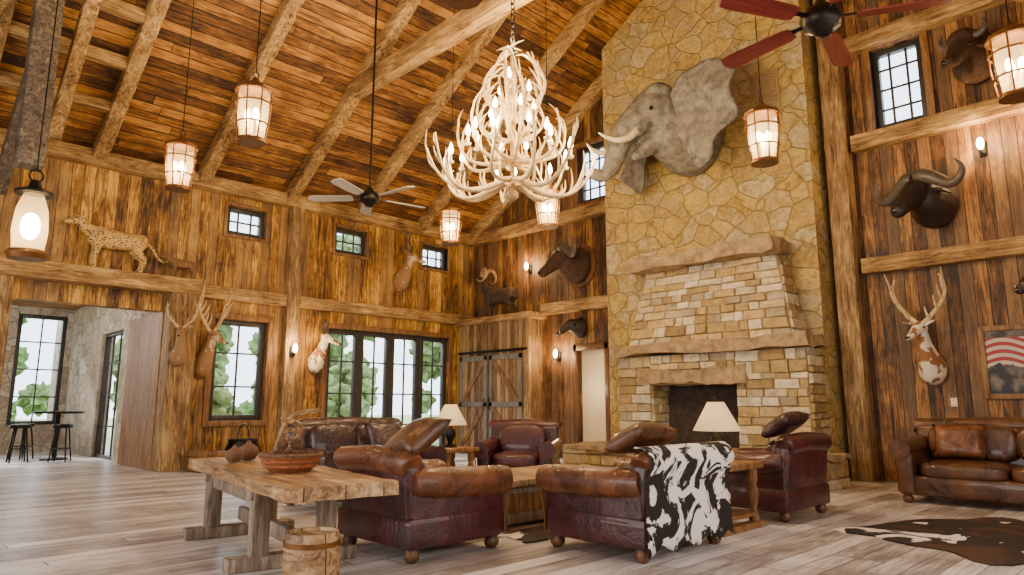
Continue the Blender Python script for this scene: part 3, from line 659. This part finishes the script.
def bovine(name,label,loc,rz,scale,yaw,fur='buff',horn='cape',shield=False,shaggy=False):
    t=thing(name,label,"mounted animal head",loc,rz,scale=scale)
    f=rotp(yaw,(0,-.25,0)); F=lambda l:[(f(p[0]),*p[1:]) for p in l]
    m_=M()
    m_.loft(m_.spline([((0,-.05,0),.34,.40),((0,-.14,0),.36,.42),(f((0,-.32,.03)),.28,.34),(f((0,-.5,.08)),.2,.24)],4),18)
    m_.loft(m_.spline(F([((0,-.42,.16),.19,.18),((0,-.55,.12),.20,.20),((0,-.72,-.02),.155,.16),((0,-.88,-.16),.12,.12),((0,-1.0,-.25),.125,.11),((0,-1.06,-.28),.08,.07)]),4),16)
    if shaggy:
        m_.ell(f((0,-.5,.3)),(.24,.2,.2)); m_.ell(f((0,-.55,-.25)),(.14,.16,.26)); m_.ell((0,-.22,.2),(.36,.16,.35))
    for v in m_.bm.verts: v.co.y=min(v.co.y,-.04)
    m_.obj("head_and_neck",fur,t,remesh=.025)
    if not shield: plaque(t,0,.30,.36)
    for s_ in (-1,1):
        m_=M(); m_.loft(m_.spline(F([((s_*.17,-.45,.12),.03,.05),((s_*.32,-.43,.06),.03,.08),((s_*.44,-.42,-.02),.01,.03)]),3),10,up=(0,1,.2)); m_.obj("ear",fur,t,smooth=180)
        m_=M(); m_.ell(f((s_*.165,-.62,.12)),(.03,.03,.03),10); m_.obj("eye",'eye',t)
        m_=M()
        if horn=='cape': m_.tube([((s_*.02,-.56,.31),.10),((s_*.14,-.55,.32),.12),((s_*.32,-.52,.22),.095),((s_*.50,-.52,.10),.075),((s_*.66,-.53,.14),.058),((s_*.72,-.54,.30),.038),((s_*.62,-.55,.44),.008)],12,3,up=(0,1,0))
        elif horn=='bison': m_.tube([((s_*.15,-.50,.30),.07),((s_*.30,-.48,.30),.06),((s_*.38,-.48,.42),.04),((s_*.33,-.48,.55),.008)],10,3,up=(0,1,0))
        elif horn=='tusk': m_.tube([((s_*.09,-.95,-.27),.02),((s_*.14,-.98,-.18),.016),((s_*.13,-.97,-.1),.004)],8,3)
        xf(m_,yaw,(0,-.25,0)); m_.obj("tusk" if horn=='tusk' else "horn",'ivory' if horn=='tusk' else 'horn',t,smooth=60)
    m_=M(); m_.ell(f((0,-1.05,-.24)),(.07,.03,.05),12); m_.obj("nose",'eye',t)
    if shield: m_=M(); m_.loft([((0,0,0),.46,.5),((0,-.055,0),.46,.5)],28); m_.obj("shield",'darkwood',t)
    return t
bovine("buffalo_head","black cape buffalo head with curved horns on the plank wall",(-2.86,YB,4.38),0,1.02,-22)
bovine("buffalo_head","dark brown buffalo head on a wooden shield above the closet side",(-10.25,YB,4.45),0,1.05,-25,'buffb','cape',True)
bovine("boar_head","black boar head mounted above the cream doorway",(-10.25,YB,2.98),0,.6,-40,'buff','tusk')
bovine("bison_head","shaggy brown bison head beside the high window",(-2.1,YB,6.5),0,.9,-18,'buffb','bison',False,True)
bovine("boar_head","dark boar head mounted above the framed picture",(-1.55,YB,2.95),0,.6,-40,'buff','tusk')
deerhead("deer_head","fallow deer head with tall pale antlers and white chest",(-3.12,YB,2.0),0,1.0,-12,'deerw',amat='antler',seed=3,AH=.74,AS=.34,ar=.042)
deerhead("antelope_head","brown antelope head with tall twisted horns",(XW,9.85,4.50),90,.98,30,'deer','kudu')
deerhead("pronghorn_head","pronghorn head with white cheeks and short black horns",(XW,7.62,2.35),90,.9,35,'deerw','prong')
deerhead("deer_head","brown deer head with branching antlers on the timber pier",(XW+.41,4.58,2.3),90,.75,-25,'deer',seed=9,AH=.6,AS=.3,ar=.034)
deerhead("deer_head","deer head with heavy tangled antlers on the amber wall",(XW,5.16,2.2),90,.95,25,'deer',amat='antler',seed=14,AH=.85,AS=.3,tines=7,ar=.036)
# elephant
el=thing("elephant_head","life-size grey elephant head with spread ears on the chimney","mounted animal head",(-6.72,11.58,6.42),scale=1.05)
Y=-27; f=rotp(Y,(0,-.4,0)); F=lambda l:[(f(p[0]),*p[1:]) for p in l]
m_=M()
m_.loft(m_.spline([((0,-.02,-.1),.60,.70),((0,-.25,-.08),.62,.70),(f((0,-.6,.0)),.52,.60),(f((0,-.9,.1)),.45,.52)],4),20)
m_.ell(f((0,-.95,.22)),(.47,.5,.52)); m_.ell(f((.14,-.90,.56)),(.26,.36,.24)); m_.ell(f((-.14,-.90,.56)),(.26,.36,.24)); m_.ell(f((0,-1.22,.12)),(.36,.32,.40))
m_.loft(m_.spline(F([((0,-1.2,.12),.34,.36),((0,-1.46,-.05),.28,.28),((0,-1.64,-.33),.215,.2),((0,-1.74,-.62),.17,.165),((0,-1.86,-.88),.14,.135),((0,-2.04,-1.02),.12,.115),((0,-2.22,-.98),.10,.09)]),5),18,up=(0,-1,.01))
for k in range(13):
    t_=k/12; p=Vector((0,-1.5,-.1)).lerp(Vector((0,-1.86,-.88)),t_); r_=.27-.12*t_; m_.ell(f((0,p.y-.03,p.z)),(r_*1.02,r_*.98,.022),14)
m_.loft(m_.spline(F([((0,-.9,-.2),.28,.25),((0,-1.2,-.45),.18,.15),((0,-1.42,-.62),.07,.06)]),4),14)
for s_ in (-1,1): m_.loft(F([((s_*.2,-1.2,.0),.15),((s_*.25,-1.5,-.25),.11)]),12)
m_.obj("head_and_trunk",'eleph',el,remesh=.03)
for s_ in (-1,1):
    m_=M(); m_.tube(F([((s_*.25,-1.42,-.18),.072),((s_*.30,-1.65,-.38),.062),((s_*.32,-1.88,-.46),.048),((s_*.30,-2.08,-.42),.03),((s_*.26,-2.2,-.34),.01)]),14,5); m_.obj("tusk",'ivory',el,smooth=180)
    m_=M(); m_.ell(f((s_*.40,-1.24,.18)),(.04,.04,.04),10); m_.obj("eye",'eye',el)
    m_=M(); outl=[(.0,.42),(.18,.72),(.5,.88),(.85,.84),(1.12,.62),(1.22,.28),(1.12,-.1),(.95,-.42),(.72,-.72),(.5,-.9),(.36,-.78),(.25,-.45),(.1,-.2),(.0,-.05)]
    oo=[]
    for i in range(len(outl)):
        a,b_,c,d=[Vector((*outl[(i+k)%len(outl)],0)) for k in (-1,0,1,2)]
        for q in range(3):
            t_=q/3; oo.append(.5*((2*b_)+(-a+c)*t_+(2*a-5*b_+4*c-d)*t_*t_+(-a+3*b_-3*c+d)*t_**3))
    cen=Vector((.45,.1,0)); rings=[]
    sw_=.50 if s_>0 else -.05
    def ey(e): return -.84+sw_*e.x-.06*e.x*e.x+.10*math.sin(e.y*7+e.x*3)*e.x+.06*math.sin(e.x*13+e.y*2)*e.x
    for k in range(1,12):
        rr_=k/11; row=[]
        for p in oo:
            e=cen+(p-cen)*rr_; row.append(m_.bm.verts.new(f((s_*(.36+e.x*.98),ey(e),-.04+e.y*1.06))))
        rings.append(row)
    c0=m_.bm.verts.new(f((s_*(.36+cen.x*.98),ey(cen),-.04+cen.y*1.06))); nn=len(oo)
    for i in range(nn): m_.bm.faces.new((c0,rings[0][i],rings[0][(i+1)%nn]))
    for a,b_ in zip(rings[:-1],rings[1:]):
        for i in range(nn): m_.bm.faces.new((a[i],b_[i],b_[(i+1)%nn],a[(i+1)%nn]))
    m_.obj("ear",'eleph',el,smooth=180,solid=.045)
def quad(name,label,cat,loc,rz,s,mat,headup=.35,horns=None,tail=True,stock=1.0):
    t=thing(name,label,cat,loc,rz,scale=s)
    m_=M(); k=stock
    m_.loft(m_.spline([((-.50,0,.60),.07*k,.09*k),((-.42,0,.60),.12*k,.15*k),((-.2,0,.58),.13*k,.15*k),((.1,0,.58),.13*k,.17*k),((.35,0,.60),.13*k,.19*k),((.48,0,.62),.09*k,.13*k)],4),14)
    m_.loft(m_.spline([((.38,0,.64),.10*k,.13*k),((.52,0,.64+headup*.5),.085*k,.1*k),((.62,0,.66+headup),.075,.085)],4),12,up=(-.5,0,1))
    m_.loft(m_.spline([((.56,0,.70+headup),.06,.07),((.66,0,.70+headup),.09,.09),((.76,0,.66+headup),.065,.06),((.86,0,.63+headup),.045,.04),((.89,0,.62+headup),.02,.02)],4),12)
    for sy in (-1,1):
        m_.loft(m_.spline([((.36,sy*.09,.58),.07*k,.1*k),((.34,sy*.10,.40),.05*k,.06*k),((.38,sy*.10,.22),.035,.04),((.37,sy*.10,.06),.028,.03),((.38,sy*.10,.02),.04,.05),((.38,sy*.1,0),.035,.045)],3),10,up=(1,0,0))
        m_.loft(m_.spline([((-.38,sy*.09,.58),.08*k,.12*k),((-.32,sy*.10,.40),.06*k,.08*k),((-.46,sy*.10,.26),.035,.04),((-.42,sy*.10,.08),.028,.03),((-.40,sy*.10,.02),.04,.05),((-.40,sy*.1,0),.035,.045)],3),10,up=(1,0,0))
        m_.ell((.60,sy*.07,.78+headup),(.02,.035,.04),8)
    if tail: m_.tube([((-.48,0,.62),.03),((-.62,0,.50),.028),((-.72,0,.34),.024),((-.84,0,.28),.02),((-.93,0,.34),.016)],8,4)
    m_.obj("body",mat,t,remesh=.016)
    for sy in (-1,1):
        m_=M(); m_.ell((.72,sy*.062,.72+headup),(.014,.012,.014),8); m_.obj("eye",'eye',t)
        if horns:
            m_=M(); m_.tube([((.62,sy*.05,.78+headup),.06),((.52,sy*.12,.96+headup),.062),((.38,sy*.18,.92+headup),.055),((.34,sy*.24,.72+headup),.042),((.48,sy*.28,.60+headup),.028),((.62,sy*.30,.68+headup),.006)],10,4); m_.obj("horn",'antlerd',t,smooth=180)
    return t
quad("leopard","spotted leopard mount standing on the timber ledge","animal mount",(XW+.22,3.45,3.635),-90,.98,'leo',.16,stock=1.1)
quad("bobcat","small brown bobcat mount perched on the ledge end","animal mount",(XW+.22,4.62,3.635),-80,.5,'fur',.1)
quad("bighorn_ram","dark bighorn ram mount with curled horns on the closet top","animal mount",(-12.72,12.0,3.45),-172,.92,'ram',.40,True,False,1.35)
# ------------------------------------------------------------ lanterns
def lanternmesh(t,rod):
    m_=M(); m_.lathe([(.0,.44),(.03,.44),(.05,.40),(.17,.33),(.21,.30),(.21,.28),(.0,.28)],8); m_.obj("cap",'rust',t,smooth=20)
    m_=M()
    for k in range(8):
        a=2*math.pi*k/8; c,s_=math.cos(a),math.sin(a); m_.tube([((.20*c,.20*s_,.28),.009),((.19*c,.19*s_,0),.009),((.15*c,.15*s_,-.30),.009)],5,1)
    for r,z in ((.205,.27),(.198,.12),(.175,-.12),(.15,-.30)): m_.torus((0,0,z),r,.011,16,5)
    m_.lathe([(0,-.33),(.16,-.33),(.16,-.30),(0,-.30)],12); m_.obj("cage",'rust',t)
    m_=M(); m_.lathe([(.165,.26),(.16,0),(.125,-.29)],16); m_.obj("glass",'glass',t,smooth=180)
    for k in range(3):
        a=2*math.pi*k/3; m_=M(); m_.cyl((.06*math.cos(a),.06*math.sin(a),-.3),(.06*math.cos(a),.06*math.sin(a),-.08),.016); m_.obj("candle",'ivory',t)
        m_=M(); m_.ell((.06*math.cos(a),.06*math.sin(a),-.01),(.035,.035,.075),10); m_.obj("bulb",'glow',t)
    m_=M(); m_.torus((0,0,.48),.035,.007,12,5,'x'); m_.cyl((0,0,.5),(0,0,rod),.006); m_.obj("hanging_rod",'iron',t)
LAN=[(-7.25,3.02,4.42),(-9.55,3.02,4.40),(-3.55,2.95,4.47),(-3.48,7.6,4.36),(-9.45,7.68,4.40),(-7.35,8.0,4.38),(-1.02,7.7,4.4)]
for p in LAN:
    t=thing("lantern_pendant","rusty iron cage lantern pendant with glowing candle bulbs","pendant lantern",p,group="cage lanterns hanging from the roof"); lanternmesh(t,roofz(p[0])-p[2])
    light("lantern_light",'POINT',Vector(p)+Vector((0,0,-.02)),100,(1,.68,.34),.09)
t=thing("glass_lantern","large glass jar lantern hanging from the roof on an iron hook","pendant lantern",(-9.45,1.42,3.3))
m_=M(); m_.lathe([(0,.50),(.05,.50),(.07,.42),(.20,.36),(.20,.33),(0,.33)],16); m_.obj("cap",'iron',t)
m_=M(); m_.lathe([(.10,.33),(.16,.15),(.18,-.10),(.16,-.32),(.1,-.36)],18); m_.obj("glass",'glass',t,smooth=180)
m_=M(); m_.lathe([(0,-.44),(.19,-.44),(.22,-.38),(.19,-.34),(0,-.34)],16); m_.obj("lantern_base",'rust',t)
m_=M(); m_.ell((0,0,-.05),(.10,.10,.16),14); m_.obj("bulb",'glow',t)
m_=M(); m_.torus((0,0,.56),.07,.01,14,6,'x'); m_.cyl((0,0,.62),(0,0,roofz(-9.45)-3.3),.008); m_.obj("hanging_rod",'iron',t)
light("lantern_light",'POINT',(-9.45,1.42,3.3),110,(1,.68,.34),.1)
def sconce(loc,rz):
    t=thing("wall_sconce","small iron wall sconce with a glowing bulb","wall light",loc,rz,group="wall sconces")
    m_=M(); m_.box((0,-.015,0),(.1,.03,.22),.01); m_.tube([((0,-.02,-.05),.01),((0,-.12,-.1),.01),((0,-.15,-.03),.01)],6,3); m_.obj("bracket",'iron',t)
    m_=M(); m_.ell((0,-.15,.06),(.05,.05,.10),12); m_.obj("bulb",'glow',t)
    R=Matrix.Rotation(math.radians(rz),3,'Z'); light("sconce_light",'POINT',Vector(loc)+R@Vector((0,-.3,.1)),48,(1,.62,.27),.06)
sconce((XW+.21,6.99,2.35),90); sconce((-10.95,YB,2.35),0); sconce((-2.15,YB,5.1),0); sconce((-1.5,YB,5.1),0); sconce((-11.9,YB,4.6),0)
# ------------------------------------------------------------ chandelier
ch=thing("antler_chandelier","large tiered antler chandelier with candle bulbs on a chain","chandelier",(-6.4,6.27,4.62))
def chantler(seed,L):
    rr=random.Random(seed); m_=M(); P=lambda t:Vector((L*math.sin(t*1.45),.14*L*math.sin(math.pi*t)*(1 if seed%2 else -1),L*(-.22*math.sin(math.pi*t)+.5*t**2.2)))
    m_.tube([(P(k/7),.040*(1-.7*k/7)) for k in range(8)],7,2)
    for t_ in (.2,.42,.6,.78,.9):
        p=P(t_); l=L*rr.uniform(.22,.42); d=Vector((rr.uniform(-.2,.6),rr.uniform(-.7,.7),1)).normalized()
        m_.tube([(p,.025*(1-.4*t_)),(p+d*l*.5+Vector((.05,0,0))*l,.018*(1-.3*t_)),(p+d*l+Vector((-.12,0,.05))*l,.003)],6,3)
    return m_.mesh("antler",'antler',60)
vars_=[chantler(i,1.0) for i in range(5)]
rc=random.Random(5)
def place(me,r,z,a,tilt,sc,roll=0):
    o=bpy.data.objects.new("antler",me); COL.objects.link(o); o.parent=ch
    o.matrix_local=Matrix.Translation((r*math.cos(a),r*math.sin(a),z))@Matrix.Rotation(a+rc.uniform(-.15,.15),4,'Z')@Matrix.Rotation(-tilt+rc.uniform(-.12,.12),4,'Y')@Matrix.Rotation(rc.uniform(-.4,.4),4,'X')@Matrix.Scale(sc*rc.uniform(.9,1.08),4)
for k in range(12): place(vars_[k%5],.12,-.42,2*math.pi*k/12,.0,.98)
for k in range(10): place(vars_[(k+1)%5],.08,-.15,2*math.pi*(k+.4)/10,.35,.82)
for k in range(8): place(vars_[(k+2)%5],.05,.15,2*math.pi*(k+.2)/8,.8,.76)
for k in range(7): place(vars_[(k+3)%5],.03,.45,2*math.pi*(k+.5)/7,1.12,.92)
m_=M(); m_.cyl((0,0,-.6),(0,0,1.4),.03); m_.ell((0,0,-.62),(.08,.08,.08)); m_.obj("center_post",'antlerd',ch)
for n_,r,z in ((10,.80,-.22),(8,.55,.05),(6,.34,.42),(3,.24,.82)):
    for k in range(n_):
        a=2*math.pi*(k+.5)/n_+rc.uniform(-.15,.15); rr_=r*rc.uniform(.88,1.1); x,y=rr_*math.cos(a),rr_*math.sin(a); zz=z+rc.uniform(-.06,.1)
        m_=M(); m_.lathe([(0,0),(.035,0),(.045,.03),(.018,.03),(.018,.13),(0,.13)],10,(x,y,zz)); m_.obj("candle_cup",'ivory',ch)
        m_=M(); m_.lathe([(0,.13),(.028,.15),(.036,.19),(.02,.25),(0,.30)],10,(x,y,zz)); m_.obj("bulb",'glow',ch,smooth=180)
m_=M(); z=1.4; i=0
while z<ZR-4.62-.35: m_.torus((0,0,z),.035,.008,10,5,'x' if i%2 else 'y',(1,1.5,1)); z+=.085; i+=1
m_.obj("chain",'iron',ch)
for a in range(4): light("chandelier_light",'POINT',(-6.4+1.15*math.cos(a*1.57+.4),6.27+1.15*math.sin(a*1.57+.4),4.75),170,(1,.71,.38),.25)
light("chandelier_light",'POINT',(-6.4,6.27,6.3),280,(1,.70,.36),.3)
# ------------------------------------------------------------ ceiling fans
def fan(loc,rz,bm_,label):
    t=thing("ceiling_fan",label,"ceiling fan",loc,rz)
    m_=M(); m_.lathe([(0,-.16),(.06,-.15),(.09,-.10),(.15,-.07),(.17,0),(.15,.07),(.08,.12),(.04,.18),(0,.18)],24); m_.obj("motor",'iron',t,smooth=50)
    top=roofz(loc[0])-loc[2]
    m_=M(); m_.cyl((0,0,.15),(0,0,top),.018); m_.obj("downrod",'iron',t)
    for k in range(5):
        a=2*math.pi*k/5; R=Matrix.Rotation(a,4,'Z')@Matrix.Rotation(math.radians(12),4,'X')
        m_=M(); pr=[(.28,-.065),(.34,-.085),(.9,-.10),(1.0,-.085),(1.03,0),(1.0,.085),(.9,.10),(.34,.085),(.28,.065)]
        m_.prism(pr,'z',-.006,.006); o=m_.obj("blade",bm_,t,smooth=0); o.matrix_local=R
        m_=M(); m_.prism([(.12,-.025),(.24,-.02),(.36,-.05),(.36,.05),(.24,.02),(.12,.025)],'z',.006,.016); o=m_.obj("blade_bracket",'iron',t,smooth=0); o.matrix_local=R
fan((-2.08,5.85,4.55),28,'redblade',"ceiling fan with dark motor and red-brown wooden blades"); fan((-9.6,6.05,4.62),8,'greyblade',"ceiling fan with dark motor and pale weathered blades")
# ------------------------------------------------------------ picture
t=thing("framed_picture","framed dark artwork with a red and white striped flag","picture",(-1.95,YB,1.83))
m_=M()
for a in ((-.54,-.46,-.54,.54),(.46,.54,-.54,.54),(-.46,.46,-.54,-.46),(-.46,.46,.46,.54)): m_.bb((a[0],-.05,a[2]),(a[1],0,a[3]),.008)
m_.obj("frame",'midwood',t)
m,nt,b=newmat("flag_art"); g=G(nt); tc=g.n("ShaderNodeTexCoord"); sp=g.n("ShaderNodeSeparateXYZ"); g.l(tc.outputs["Object"],sp.inputs[0])
w_=g.m('ADD',g.m('MULTIPLY',sp.outputs[2],9),g.m('MULTIPLY',g.m('SINE',g.m('MULTIPLY',sp.outputs[0],6)),.7)); st=g.m('LESS_THAN',g.m('FRACT',w_),.5)
col=g.mix(st,(.35,.02,.015),(.55,.5,.42))
n=g.noise(tc.outputs["Object"],5,4); dk=g.ramp(n,[(.45,(.01,.01,.015)),(.7,(.22,.18,.15))])
msk=g.m('MULTIPLY',g.m('GREATER_THAN',g.m('ADD',sp.outputs[2],g.m('MULTIPLY',n,.3)),.10),g.m('LESS_THAN',sp.outputs[2],.36))
col=g.mix(msk,dk,col); g.l(col,b.inputs["Base Color"]); MAT['art']=m
m_=M(); m_.bb((-.46,-.03,-.46),(.46,-.015,.46)); m_.obj("canvas",'art',t,smooth=0)
m_=M(); m_.box((0,-.006,0),(.09,.012,.13),.003); m_.obj("light_switch",'ivory',label="small ivory light switch plate on plank wall",cat="switch",loc=(-2.9,YB,1.25))
# ------------------------------------------------------------ table objects
Rt=Matrix.Rotation(math.radians(-9.2),3,'Z')
def T(x,y,z=.68): return TC+Rt@Vector((x,y,z))
bk=thing("wicker_basket","reddish woven basket full of pine cones on the table","basket",T(.40,.0),scale=1.2)
m_=M(); m_.lathe([(0,0),(.13,0),(.17,.05),(.20,.11),(.19,.11),(.16,.055),(.12,.012),(0,.012)],26); m_.obj("bowl",'basket',bk,smooth=60)
m_=M()
for k in range(3): m_.torus((0,0,.04+.03*k),.165+.013*k,.012,26,6)
m_.obj("weave_bands",'basket',bk); m_=M(); m_.torus((0,0,.112),.197,.014,26,6); m_.obj("rim",'cone',bk)
def cone(loc,r,label,i):
    m_=M(); m_.ell((0,0,0),(r*.6,r*.6,r),10)
    for j in range(7):
        for k in range(8):
            a=2*math.pi*(k+.5*(j%2))/8; ph=math.pi*(j+1)/8; q=Vector((math.sin(ph)*math.cos(a)*r*.78,math.sin(ph)*math.sin(a)*r*.78,-math.cos(ph)*r*1.0)); m_.ell(q,(r*.2,r*.2,r*.09),6)
    o=m_.obj("pine_cone",'cone',label=label,cat="pine cone",loc=loc,group="pine cones in the basket"); o.rotation_euler=(i*1.3,i*.7,i); return o
for i in range(10):
    lay_=0 if i<7 else 1
    a=i*2*math.pi/7 if lay_==0 else i*2*math.pi/3; r=.145 if lay_==0 else .07; p=T(.40,0)+Vector((r*math.cos(a),r*math.sin(a),.12+.09*lay_)); cone(p,.05,"brown pine cone in the woven basket",i)
for i,(x,y,s_,rzz) in enumerate([(-.20,.15,1,.4),(-.62,.16,-1,2.6)]):
    m_=M(); antler(m_,(0,0,.03),s_,.50,.3,.1,.034,5,seed=30+i); o=m_.obj("shed_antler",'antlerd',label="brown shed antler lying in a pile on the table",cat="antler",loc=T(x,y,.74),group="shed antlers on the table"); o.rotation_euler=(math.radians(48),math.radians(20*i),rzz)
for i,(x,y,r) in enumerate([(-.95,.02,.10),(-.74,-.16,.085)]):
    m_=M(); m_.lathe([(0,0),(r*.6,.01),(r,r*.7),(r*.9,r*1.2),(r*.3,r*1.6),(r*.12,r*1.9),(0,r*1.9)],18); m_.obj("gourd",'cone',label="round dried brown gourd on the table",cat="gourd",loc=T(x,y),group="dried gourds",smooth=60)
t=thing("log_crate","low wooden crate against the timber pier","crate",(-13.35,5.1,0),10)
m_=M()
for z in (.08,.2,.32):
    m_.box((0,-.24,z),(.6,.03,.09),.006); m_.box((0,.24,z),(.6,.03,.09),.006); m_.box((-.29,0,z),(.03,.5,.09),.006); m_.box((.29,0,z),(.03,.5,.09),.006)
m_.obj("slats",'midwood',t); m_=M(); m_.box((0,0,.03),(.58,.46,.03)); m_.obj("bottom",'midwood',t)
for k in range(4): m_=M(); m_.cyl((-.26,-.16+.11*k,.1),(.26,-.16+.11*k,.1),.05,None,12); m_.obj("firewood_log",'bark',label="split firewood log lying in the crate",cat="firewood",loc=(-13.35,5.1,0),rz=10,group="firewood in the crate")
t=thing("iron_kettle","round black iron kettle pot beside the wall window","pot",(-13.6,5.9,0))
m_=M(); m_.lathe([(0,0),(.2,.03),(.31,.2),(.33,.36),(.27,.5),(.29,.55),(.26,.55),(.25,.5),(.3,.36),(0,.1)],22); m_.obj("pot",'iron',t,smooth=60)
m_=M(); m_.tube([((-.28,0,.5),.012),((-.2,0,.75),.012),((0,0,.85),.012),((.2,0,.75),.012),((.28,0,.5),.012)],6,3); m_.obj("handle",'iron',t)
t=thing("bar_table","tall black bar table in the stone sunroom","table",(-18.6,3.75,0))
m_=M(); m_.lathe([(0,1.02),(.5,1.02),(.5,1.07),(0,1.07)],24); m_.obj("tabletop",'iron',t); m_=M(); m_.lathe([(0,0),(.28,0),(.28,.03),(.05,.06),(.05,1.02),(0,1.02)],16); m_.obj("pedestal",'iron',t)
for i,(x,y) in enumerate([(-18.2,3.0),(-19.3,3.25),(-17.8,3.7)]):
    t=thing("bar_stool","black metal bar stool with round seat","bar stool",(x,y,0),30*i,group="bar stools in the sunroom")
    m_=M(); m_.lathe([(0,.72),(.19,.72),(.2,.77),(.18,.8),(0,.8)],18); m_.obj("seat",'iron',t,smooth=50)
    for k in range(4): a=math.pi/4+k*math.pi/2; m_=M(); m_.cyl((.13*math.cos(a),.13*math.sin(a),.73),(.23*math.cos(a),.23*math.sin(a),0),.016,None,8); m_.obj("leg",'iron',t)
    m_=M(); m_.torus((0,0,.28),.195,.01,20,6); m_.obj("footrest",'iron',t)
# ------------------------------------------------------------ lights
light("annex_light",'POINT',(-17.5,1.5,3.2),400,(1,.95,.88),.3)
light("doorway_light",'POINT',(-9.95,YB-.35,1.6),14,(1,.85,.6),.08)  # added point light without a fixture, brightens the cream doorway
light("south_fill",'AREA',(-6,-3.7,2.2),620,(1,.96,.90),9,(78,0,0),3.4)  # added fill panel behind the camera; the south wall has no window
light("east_fill",'AREA',(XE-.1,4,2.2),330,(1,.96,.90),3.4,(0,84,0),8)  # second added fill, set inside the windowless east wall
light("roof_fill",'AREA',(-6.4,3,5.6),330,(1,.74,.40),7,(180,0,0),9)  # unseen upward fill added to lift the roof planks, no fixture there
light("sun",'SUN',(0,0,30),7,(1,.95,.85),rot=(8,-56,0))
w=bpy.data.worlds.new("world"); bpy.context.scene.world=w; w.use_nodes=True; bg=w.node_tree.nodes["Background"]; bg.inputs[0].default_value=(.78,.88,1,1); bg.inputs[1].default_value=5.0
cd=bpy.data.cameras.new("camera"); cam=bpy.data.objects.new("camera",cd); COL.objects.link(cam); cam.location=(0,0,1.2)
cd.sensor_width=36; cd.lens=688/1024*36; cd.clip_end=300
cam.rotation_euler=(math.radians(90)+math.atan(118/688),0,math.radians(45.65)); bpy.context.scene.camera=cam
